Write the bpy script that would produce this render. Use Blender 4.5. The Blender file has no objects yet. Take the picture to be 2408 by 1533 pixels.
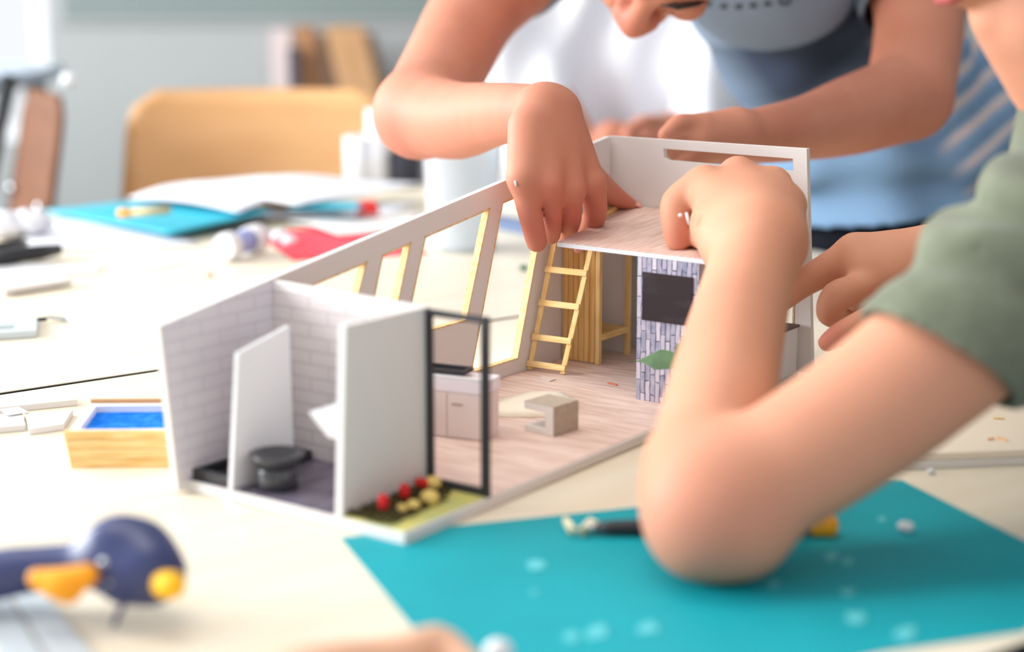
import bpy, bmesh, math, random
import numpy as np
from math import sin, cos, pi, radians, atan, atan2, sqrt
from mathutils import Vector, Matrix, Euler
from mathutils.geometry import tessellate_polygon
from mathutils.bvhtree import BVHTree

random.seed(7)
S = bpy.context.scene
col = S.collection

# ------------------------------------------------------------------ camera
T = 0.74                       # table top height
CH = 0.30                      # camera above the table
FPX = 3902.0
CX, CY = 1204.0, 766.5
TH = atan(815.0 / FPX)
CAM = Vector((0, 0, T + CH))
FW = Vector((0, cos(TH), -sin(TH)))
UPV = Vector((0, sin(TH), cos(TH)))
cd = bpy.data.cameras.new('camera')
cam = bpy.data.objects.new('camera', cd)
col.objects.link(cam)
cam.location = CAM
cam.rotation_euler = (pi / 2 - TH, 0, 0)
cd.sensor_fit = 'HORIZONTAL'
cd.sensor_width = 36.0
cd.lens = FPX / 2408.0 * 36.0
cd.clip_start = 0.05
cd.dof.use_dof = True
cd.dof.focus_distance = 1.22
cd.dof.aperture_fstop = 2.9
cd.dof.aperture_blades = 0
S.camera = cam

# ------------------------------------------------------------------ world, lamps, exposure
w = bpy.data.worlds.new('daylight')
S.world = w
w.use_nodes = True
bg = w.node_tree.nodes['Background']
bg.inputs[0].default_value = (0.93, 0.96, 1.0, 1)
bg.inputs[1].default_value = 0.64


def area_light(name, loc, target, sx, sy, power, color):
    l = bpy.data.lights.new(name, 'AREA')
    l.shape = 'RECTANGLE'
    l.size, l.size_y = sx, sy
    l.energy = power
    l.color = color
    o = bpy.data.objects.new(name, l)
    col.objects.link(o)
    o.location = loc
    d = Vector(target) - Vector(loc)
    o.rotation_euler = d.to_track_quat('-Z', 'Y').to_euler()
    return o


area_light('window_daylight', (-3.30, 0.9, 1.75), (0.0, 1.2, 0.75), 1.7, 1.4, 88, (0.95, 0.98, 1.0))
area_light('window_daylight', (-3.30, 2.9, 1.75), (0.2, 1.0, 0.75), 1.7, 1.4, 96, (0.95, 0.98, 1.0))
area_light('overhead_fill', (-0.4, 1.1, 2.65), (-0.4, 1.1, 0), 1.2, 0.5, 9, (1.0, 0.93, 0.82))  # warm fill light added overhead, no lamp is seen there

S.view_settings.view_transform = 'Standard'
S.view_settings.look = 'None'
S.view_settings.gamma = 1.0
S.view_settings.use_curve_mapping = False
S.view_settings.exposure = 0.66
S.cycles.use_denoising = True
S.cycles.max_bounces = 16
S.cycles.transmission_bounces = 16
S.cycles.diffuse_bounces = 5


# ------------------------------------------------------------------ pixel helpers (used to take sizes and places from the photograph)
def ray(x, y):
    return FW + Vector((1, 0, 0)) * ((x - CX) / FPX) + UPV * ((CY - y) / FPX)


def P(x, y, z=0.0):            # the point of the photograph on the level z above the table top
    d = ray(x, y)
    return CAM + d * ((T + z - CAM.z) / d.z)


def D(x, y, d):                # the point of the photograph at forward distance d
    return CAM + ray(x, y) * d


# ------------------------------------------------------------------ materials
def lin(c):
    r = []
    for v in c:
        v /= 255.0
        r.append(v / 12.92 if v <= 0.04045 else ((v + 0.055) / 1.055) ** 2.4)
    return (*r, 1.0)


MATS = {}


def mat(name, rgb, rough=0.6, spec=0.5, metal=0.0, sss=0.0, noise=None, bump=None, alpha=None, trans=0.0, sheen=0.0, coat=0.0):
    """noise = (rgb2, scale, (sx, sy, sz), contrast lo, hi); bump = (scale, strength, distance)"""
    if name in MATS:
        return MATS[name]
    m = bpy.data.materials.new(name)
    m.use_nodes = True
    nt = m.node_tree
    b = nt.nodes['Principled BSDF']
    b.inputs['Base Color'].default_value = lin(rgb)
    b.inputs['Roughness'].default_value = rough
    b.inputs['Specular IOR Level'].default_value = spec
    b.inputs['Metallic'].default_value = metal
    if coat:
        b.inputs['Coat Weight'].default_value = coat
        b.inputs['Coat Roughness'].default_value = 0.12
    if sheen:
        b.inputs['Sheen Weight'].default_value = sheen
        b.inputs['Sheen Roughness'].default_value = 0.5
    if trans:
        b.inputs['Transmission Weight'].default_value = trans
        b.inputs['IOR'].default_value = 1.33
    if sss:
        b.inputs['Subsurface Weight'].default_value = sss
        b.inputs['Subsurface Radius'].default_value = (1.0, 0.35, 0.2)
        b.inputs['Subsurface Scale'].default_value = 0.006
    if noise or bump:
        tc = nt.nodes.new('ShaderNodeTexCoord')
    if noise:
        mp = nt.nodes.new('ShaderNodeMapping')
        mp.inputs['Scale'].default_value = noise[2]
        nt.links.new(tc.outputs['Object'], mp.inputs[0])
        n = nt.nodes.new('ShaderNodeTexNoise')
        n.inputs['Scale'].default_value = noise[1]
        n.inputs['Detail'].default_value = 5
        nt.links.new(mp.outputs[0], n.inputs['Vector'])
        r = nt.nodes.new('ShaderNodeValToRGB')
        r.color_ramp.elements[0].position = noise[3]
        r.color_ramp.elements[0].color = lin(rgb)
        r.color_ramp.elements[1].position = noise[4]
        r.color_ramp.elements[1].color = lin(noise[0])
        nt.links.new(n.outputs[0], r.inputs[0])
        nt.links.new(r.outputs[0], b.inputs['Base Color'])
    if bump:
        n2 = nt.nodes.new('ShaderNodeTexNoise')
        n2.inputs['Scale'].default_value = bump[0]
        n2.inputs['Detail'].default_value = 4
        nt.links.new(tc.outputs['Object'], n2.inputs['Vector'])
        bp = nt.nodes.new('ShaderNodeBump')
        bp.inputs['Strength'].default_value = bump[1]
        bp.inputs['Distance'].default_value = bump[2]
        nt.links.new(n2.outputs[0], bp.inputs['Height'])
        nt.links.new(bp.outputs[0], b.inputs['Normal'])
    MATS[name] = m
    return m


def brick_mat(name, c1, c2, mortar, scale, bw, rh, msize, rot, rough=0.7, mix=None, offset=0.5, bias=0.0, warp=0.0):
    m = bpy.data.materials.new(name)
    m.use_nodes = True
    nt = m.node_tree
    b = nt.nodes['Principled BSDF']
    b.inputs['Roughness'].default_value = rough
    tc = nt.nodes.new('ShaderNodeTexCoord')
    mp = nt.nodes.new('ShaderNodeMapping')
    mp.inputs['Rotation'].default_value = rot
    nt.links.new(tc.outputs['Object'], mp.inputs[0])
    br = nt.nodes.new('ShaderNodeTexBrick')
    br.offset = offset
    br.inputs['Color1'].default_value = lin(c1)
    br.inputs['Color2'].default_value = lin(c2)
    br.inputs['Mortar'].default_value = lin(mortar)
    br.inputs['Scale'].default_value = scale
    br.inputs['Mortar Size'].default_value = msize
    br.inputs['Mortar Smooth'].default_value = 0.3
    br.inputs['Bias'].default_value = bias
    br.inputs['Brick Width'].default_value = bw
    br.inputs['Row Height'].default_value = rh
    src = mp.outputs[0]
    if warp:
        wn = nt.nodes.new('ShaderNodeTexNoise')
        wn.inputs['Scale'].default_value = 110
        nt.links.new(tc.outputs['Object'], wn.inputs['Vector'])
        vm = nt.nodes.new('ShaderNodeVectorMath')
        vm.operation = 'MULTIPLY_ADD'
        vm.inputs[1].default_value = (warp * 3, warp, 0)
        nt.links.new(wn.outputs[1], vm.inputs[0])
        nt.links.new(src, vm.inputs[2])
        src = vm.outputs[0]
    nt.links.new(src, br.inputs[0])
    out = br.outputs[0]
    if mix:
        n = nt.nodes.new('ShaderNodeTexNoise')
        n.inputs['Scale'].default_value = mix[1]
        n.inputs['Detail'].default_value = 6
        mp2 = nt.nodes.new('ShaderNodeMapping')
        mp2.inputs['Scale'].default_value = mix[3]
        nt.links.new(tc.outputs['Object'], mp2.inputs[0])
        nt.links.new(mp2.outputs[0], n.inputs['Vector'])
        r = nt.nodes.new('ShaderNodeValToRGB')
        r.color_ramp.elements[0].position = 0.42
        r.color_ramp.elements[0].color = (0, 0, 0, 1)
        r.color_ramp.elements[1].position = 0.62
        r.color_ramp.elements[1].color = (mix[2], mix[2], mix[2], 1)
        nt.links.new(n.outputs[0], r.inputs[0])
        mx = nt.nodes.new('ShaderNodeMixRGB')
        nt.links.new(r.outputs[0], mx.inputs[0])
        nt.links.new(out, mx.inputs[1])
        mx.inputs[2].default_value = lin(mix[0])
        out = mx.outputs[0]
    nt.links.new(out, b.inputs['Base Color'])
    MATS[name] = m
    return m


foam = mat('white_foam_board', (222, 217, 214), 0.75, 0.3, bump=(900, 0.05, 0.0005))
cutedge = mat('tan_cut_edge', (232, 204, 158), 0.8, 0.2, noise=((216, 176, 118), 300, (1, 1, 1), 0.4, 0.7))
balsa = mat('balsa_wood', (240, 208, 148), 0.7, 0.25, noise=((226, 182, 112), 60, (6, 6, 0.6), 0.4, 0.65))
balsa_h = mat('balsa_wood_lengthwise', (238, 206, 146), 0.7, 0.25, noise=((222, 178, 108), 60, (0.6, 0.6, 7), 0.4, 0.65))
balsa_dk = mat('balsa_slats', (234, 196, 132), 0.7, 0.25, noise=((220, 170, 100), 45, (9, 9, 0.4), 0.4, 0.62))
tile = brick_mat('printed_wall_tiles', (214, 204, 203), (211, 201, 201), (184, 172, 174), 1.0, 0.030, 0.0085, 0.0005, (0, pi / 2, pi / 2), 0.6)
tile_x = brick_mat('printed_wall_tiles_side', (214, 207, 212), (211, 204, 210), (190, 181, 190), 1.0, 0.030, 0.0085, 0.0005, (pi / 2, 0, 0), 0.6)
wood_floor = mat('printed_wood_floor', (236, 212, 200), 0.5, 0.4, noise=((205, 173, 161), 36, (8.0, 0.8, 1), 0.36, 0.70))
wood_deck = mat('printed_wood_deck', (226, 198, 186), 0.6, 0.3, noise=((198, 162, 148), 40, (0.7, 9, 1), 0.36, 0.70))
slate = mat('dark_printed_floor', (74, 68, 80), 0.4, 0.5, noise=((118, 110, 126), 40, (0.7, 3, 1), 0.35, 0.7))
stone = brick_mat('printed_stone_cladding', (212, 203, 218), (116, 122, 152), (66, 68, 94), 1.0, 0.0150, 0.0040, 0.00048, (0, pi / 2, 0), 0.6,
                  mix=((220, 212, 226), 300, 0.35, (1, 1, 0.4)), offset=0.37, bias=-0.1, warp=0.0016)
chalk = mat('chalkboard_black', (56, 46, 50), 0.8, 0.2, noise=((84, 76, 82), 60, (1, 0.4, 1.6), 0.5, 0.85))
blackp = mat('black_plastic', (40, 40, 44), 0.45, 0.45)
blackf = mat('black_frame', (52, 52, 56), 0.6, 0.35)
white = mat('white_card', (226, 224, 226), 0.65, 0.3)
paper = mat('white_paper', (224, 224, 230), 0.8, 0.2)
paper_g = mat('pale_grey_card', (206, 206, 208), 0.7, 0.3)
greycard = mat('grey_cardboard', (186, 172, 156), 0.85, 0.2, noise=((174, 160, 144), 300, (1, 1, 1), 0.4, 0.7))
greyfront = mat('pale_cardboard', (236, 230, 224), 0.8, 0.2)
counter_m = mat('printed_cabinet_front', (232, 218, 213), 0.5, 0.4)
counter_w = mat('glossy_white_worktop', (240, 234, 240), 0.25, 0.5)
seam = mat('dark_gap_line', (170, 150, 148), 0.8)
wool = mat('cream_wool', (250, 240, 220), 0.95, 0.1, sheen=0.3, bump=(500, 0.4, 0.001))
leafm = mat('green_paper_leaf', (92, 120, 84), 0.75, 0.3, noise=((78, 104, 74), 120, (1, 1, 1), 0.4, 0.7))
lawn = mat('printed_lawn', (206, 196, 112), 0.8, 0.2, noise=((178, 184, 120), 60, (1, 1, 1), 0.35, 0.7))
moss = mat('dark_moss', (104, 96, 62), 0.95, 0.1, noise=((68, 60, 42), 220, (1, 1, 1), 0.4, 0.6), bump=(500, 1.0, 0.003))
red = mat('red_felt', (206, 32, 34), 0.7, 0.3)
yellow = mat('yellow_pebble', (232, 200, 118), 0.7, 0.3)
teal = mat('teal_mat', (0, 156, 168), 0.6, 0.3, noise=((0, 149, 161), 14, (1, 1, 1), 0.35, 0.7))
teal_far = mat('teal_sheet', (40, 176, 200), 0.4, 0.5)
laminate = mat('birch_laminate', (229, 219, 199), 0.42, 0.4, noise=((224, 211, 187), 7, (1, 6, 1), 0.35, 0.7))
tabedge = mat('table_edge', (226, 206, 170), 0.6)
steel = mat('brushed_steel', (190, 194, 198), 0.35, 0.5, metal=1.0)
greymetal = mat('painted_grey_metal', (198, 208, 214), 0.4, 0.5, metal=0.2)
navy = mat('navy_plastic', (48, 58, 106), 0.42, 0.5, coat=0.15)
orange = mat('orange_plastic', (244, 162, 14), 0.45, 0.4)
amber = mat('yellow_plastic', (248, 190, 20), 0.5, 0.4)
clear = mat('clear_plastic', (236, 244, 250), 0.30, 0.5, trans=0.55)
clear.node_tree.nodes['Principled BSDF'].inputs['IOR'].default_value = 1.04
bluefelt = mat('blue_felt', (14, 108, 214), 0.95, 0.1, noise=((60, 146, 236), 160, (1, 1, 1), 0.45, 0.75), bump=(500, 0.8, 0.002))
plywood = mat('beech_plywood', (222, 170, 116), 0.4, 0.45, noise=((214, 158, 100), 6, (1, 1, 5), 0.35, 0.7), coat=0.2)
darkmetal = mat('black_metal_tube', (34, 36, 40), 0.4, 0.5)
redpaper = mat('red_paper', (238, 74, 88), 0.7, 0.3)
redbox = mat('bright_red_plastic', (232, 54, 48), 0.45, 0.4)
blob = mat('cream_glue', (226, 214, 180), 0.5, 0.4)
flake = mat('dried_glue', (92, 190, 198), 0.6, 0.3)
darkgrey = mat('charcoal_fabric', (62, 62, 70), 0.9, 0.2)
brownbd = mat('brown_board', (178, 128, 88), 0.6, 0.3, noise=((166, 114, 74), 5, (4, 4, 0.5), 0.35, 0.7))
tanbd = mat('tan_board', (200, 156, 112), 0.6, 0.3, noise=((188, 142, 98), 5, (4, 4, 0.5), 0.35, 0.7))
darkbd = mat('dark_brown_board', (104, 78, 60), 0.6, 0.3)
wallm = mat('grey_wall_paint', (178, 180, 179), 0.85, 0.2, noise=((172, 174, 173), 2, (1, 1, 1), 0.3, 0.7))
boardm = mat('grey_green_board', (134, 145, 142), 0.7, 0.3)
floorm = mat('grey_floor', (88, 88, 88), 0.6, 0.3, noise=((100, 100, 98), 4, (1, 1, 1), 0.3, 0.7))
framem = mat('white_window_frame', (236, 238, 240), 0.5, 0.4)
skin_a = mat('skin_pink', (194, 130, 106), 0.58, 0.3, sss=0.15, noise=((186, 118, 94), 14, (1, 1, 1), 0.35, 0.72), bump=(700, 0.10, 0.0008))
skin_b = mat('skin_warm', (210, 151, 122), 0.58, 0.3, sss=0.15, noise=((204, 141, 113), 12, (1, 1, 1), 0.35, 0.72), bump=(600, 0.08, 0.0008))
for _m in (skin_a, skin_b):        # redder skin at knuckles, fingertips and elbows
    _nt = _m.node_tree
    _b = _nt.nodes['Principled BSDF']
    _src = _b.inputs['Base Color'].links[0].from_socket
    _at = _nt.nodes.new('ShaderNodeAttribute')
    _at.attribute_name = 'flush'
    _mx = _nt.nodes.new('ShaderNodeMixRGB')
    _nt.links.new(_at.outputs['Fac'], _mx.inputs[0])
    _nt.links.new(_src, _mx.inputs[1])
    _mx.inputs[2].default_value = lin((196, 92, 84))
    _nt.links.new(_mx.outputs[0], _b.inputs['Base Color'])
nailm = mat('fingernail', (224, 160, 146), 0.3, 0.5)
hairm = mat('dark_brown_hair', (48, 36, 30), 0.6, 0.4, bump=(300, 0.8, 0.003))
lipm = mat('lips', (176, 84, 80), 0.45, 0.4)
inkm = mat('printed_lettering', (50, 62, 70), 0.8, 0.2)
greenm = mat('sage_green_jersey', (104, 109, 92), 0.95, 0.15, noise=((120, 125, 106), 40, (1, 1, 1), 0.4, 0.7), sheen=0.15)
whitejersey = mat('white_cotton', (236, 236, 242), 0.9, 0.2)
trouser = mat('black_trousers', (34, 36, 44), 0.9, 0.2)


def jersey_mat():
    m = bpy.data.materials.new('blue_grey_striped_jersey')
    m.use_nodes = True
    nt = m.node_tree
    b = nt.nodes['Principled BSDF']
    b.inputs['Roughness'].default_value = 0.9
    b.inputs['Specular IOR Level'].default_value = 0.2
    at = nt.nodes.new('ShaderNodeAttribute')
    at.attribute_name = 'stripe'
    nt.links.new(at.outputs['Color'], b.inputs['Base Color'])
    return m


jersey = jersey_mat()

# ------------------------------------------------------------------ object helpers


def tag(o, label=None, cat=None, group=None, kind=None):
    if label:
        o['label'] = label
    if cat:
        o['category'] = cat
    if group:
        o['group'] = group
    if kind:
        o['kind'] = kind
    return o


def empty(name, loc, rz=0.0, label=None, cat=None, group=None):
    o = bpy.data.objects.new(name, None)
    o.empty_display_size = 0.02
    col.objects.link(o)
    o.location = loc
    o.rotation_euler = (0, 0, rz)
    return tag(o, label, cat, group)


class MB:
    def __init__(self):
        self.v, self.f, self.mi, self.sm = [], [], [], []

    def add(self, vs, fs, mi=0, smooth=False):
        n = len(self.v)
        self.v += [Vector(p) for p in vs]
        for f in fs:
            self.f.append([i + n for i in f])
            self.mi.append(mi)
            self.sm.append(smooth)
        return self

    def box(self, lo, hi, mi=0, M=None):
        x0, y0, z0 = lo
        x1, y1, z1 = hi
        vs = [Vector(p) for p in ((x0, y0, z0), (x1, y0, z0), (x1, y1, z0), (x0, y1, z0), (x0, y0, z1), (x1, y0, z1), (x1, y1, z1), (x0, y1, z1))]
        if M:
            vs = [M @ p for p in vs]
        return self.add(vs, [(0, 3, 2, 1), (4, 5, 6, 7), (0, 1, 5, 4), (1, 2, 6, 5), (2, 3, 7, 6), (3, 0, 4, 7)], mi)

    def hexa(self, b4, t4, mi=0):
        return self.add(list(b4) + list(t4), [(0, 3, 2, 1), (4, 5, 6, 7), (0, 1, 5, 4), (1, 2, 6, 5), (2, 3, 7, 6), (3, 0, 4, 7)], mi)

    def plate(self, loops, fn, mi_face=0, mi_hole=1, mi_edge=0):
        """loops of 2-d points (outer first, then holes); fn(p, side) -> 3-d point for side 0/1"""
        flat = [p for l in loops for p in l]
        tris = tessellate_polygon([[Vector((p[0], p[1], 0)) for p in l] for l in loops])
        n = len(flat)
        vs = [fn(p, 0) for p in flat] + [fn(p, 1) for p in flat]
        self_f = []
        self.add(vs, [tuple(t) for t in tris] + [tuple(i + n for i in reversed(t)) for t in tris], mi_face)
        base = len(self.v) - 2 * n
        k = 0
        for li, l in enumerate(loops):
            m = len(l)
            for i in range(m):
                a, b = base + k + i, base + k + (i + 1) % m
                self.f.append([a, b, b + n, a + n])
                self.mi.append(mi_edge if li == 0 else mi_hole)
                self.sm.append(False)
            k += m
        return self

    def tube(self, pts, radii, seg=12, mi=0, flat=None):
        pts = [Vector(p) for p in pts]
        if not hasattr(radii, '__len__'):
            radii = [radii] * len(pts)
        vs, fs = [], []
        prev = None
        for i, p in enumerate(pts):
            t = (pts[min(i + 1, len(pts) - 1)] - pts[max(i - 1, 0)]).normalized()
            if prev is None:
                a = Vector((0, 0, 1)) if abs(t.z) < 0.9 else Vector((1, 0, 0))
                nrm = t.cross(a).normalized()
            else:
                nrm = (prev - t * prev.dot(t)).normalized()
            prev = nrm
            bn = t.cross(nrm)
            for s in range(seg):
                an = 2 * pi * s / seg
                vs.append(p + (nrm * cos(an) + bn * sin(an)) * radii[i])
        for i in range(len(pts) - 1):
            for s in range(seg):
                a, b = i * seg + s, i * seg + (s + 1) % seg
                fs.append((a, b, b + seg, a + seg))
        self.add(vs, fs, mi, True)
        n0 = len(self.v) - len(vs)
        self.f.append([n0 + s for s in reversed(range(seg))])
        self.mi.append(mi); self.sm.append(False)
        e = n0 + (len(pts) - 1) * seg
        self.f.append([e + s for s in range(seg)])
        self.mi.append(mi); self.sm.append(False)
        return self

    def ball(self, c, r, M=None, seg=20, rings=12, mi=0, jit=0.0):
        vs, fs = [], []
        c = Vector(c)
        r = (r, r, r) if not hasattr(r, '__len__') else r
        for i in range(rings + 1):
            th = pi * i / rings
            for s in range(seg):
                ph = 2 * pi * s / seg
                k = 1 + random.uniform(-jit, jit)
                p = Vector((r[0] * sin(th) * cos(ph) * k, r[1] * sin(th) * sin(ph) * k, r[2] * cos(th) * k))
                if M:
                    p = M @ p
                vs.append(c + p)
        for i in range(rings):
            for s in range(seg):
                a, b = i * seg + s, i * seg + (s + 1) % seg
                fs.append((a, a + seg, b + seg, b))
        return self.add(vs, fs, mi, True)

    def lathe(self, prof, c, seg=32, mi=0):
        vs, fs = [], []
        c = Vector(c)
        for r, z in prof:
            for s in range(seg):
                an = 2 * pi * s / seg
                vs.append(c + Vector((r * cos(an), r * sin(an), z)))
        for i in range(len(prof) - 1):
            for s in range(seg):
                a, b = i * seg + s, i * seg + (s + 1) % seg
                fs.append((a, b, b + seg, a + seg))
        return self.add(vs, fs, mi, True)

    def sheet(self, c4, n=14, m=14, h=None, th=0.0006, mi=0):
        """a curved sheet over the four corners c4; h(s, t) lifts it"""
        c = [Vector(p) for p in c4]
        top, bot = [], []
        for i in range(n + 1):
            for j in range(m + 1):
                s, t = i / n, j / m
                p = c[0] * (1 - s) * (1 - t) + c[1] * s * (1 - t) + c[2] * s * t + c[3] * (1 - s) * t
                z = h(s, t) if h else 0
                top.append(p + Vector((0, 0, z + th)))
                bot.append(p + Vector((0, 0, z)))
        N = (n + 1) * (m + 1)
        fs = []
        for i in range(n):
            for j in range(m):
                a = i * (m + 1) + j
                fs.append((a, a + m + 1, a + m + 2, a + 1))
                fs.append((N + a, N + a + 1, N + a + m + 2, N + a + m + 1))
        rim = [j for j in range(m + 1)] + [(i) * (m + 1) + m for i in range(1, n + 1)] + [n * (m + 1) + j for j in range(m - 1, -1, -1)] + [i * (m + 1) for i in range(n - 1, 0, -1)]
        for q in range(len(rim)):
            a, b = rim[q], rim[(q + 1) % len(rim)]
            fs.append((a, b, N + b, N + a))
        return self.add(top + bot, fs, mi, True)

    def build(self, name, mats, parent=None, bevel=0.0, loc=None, local=False):
        me = bpy.data.meshes.new(name)
        me.from_pydata([tuple(p) for p in self.v], [], self.f)
        bm = bmesh.new()
        bm.from_mesh(me)
        bm.faces.ensure_lookup_table()
        bmesh.ops.recalc_face_normals(bm, faces=bm.faces)
        bm.to_mesh(me)
        bm.free()
        mats = mats if isinstance(mats, (list, tuple)) else [mats]
        for m in mats:
            me.materials.append(m)
        for i, p in enumerate(me.polygons):
            p.material_index = min(self.mi[i], len(mats) - 1)
            p.use_smooth = self.sm[i]
        o = bpy.data.objects.new(name, me)
        col.objects.link(o)
        if parent:
            o.parent = parent
            if not local:
                o.matrix_parent_inverse = parent_inv(parent)
        elif loc is not None:
            o.location = loc
            for vtx in me.vertices:
                vtx.co -= Vector(loc)
        if bevel:
            b = o.modifiers.new('bevel', 'BEVEL')
            b.width = bevel
            b.segments = 2
            b.limit_method = 'ANGLE'
        return o


def parent_inv(p):
    M = Matrix.Identity(4)
    q = p
    while q:
        M = Matrix.LocRotScale(q.location, q.rotation_euler, q.scale) @ (q.matrix_parent_inverse if q.parent else Matrix.Identity(4)) if False else (
            (q.matrix_parent_inverse @ Matrix.LocRotScale(q.location, q.rotation_euler, q.scale)) @ M if q.parent else Matrix.LocRotScale(q.location, q.rotation_euler, q.scale) @ M)
        q = q.parent
    return M.inverted()


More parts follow.
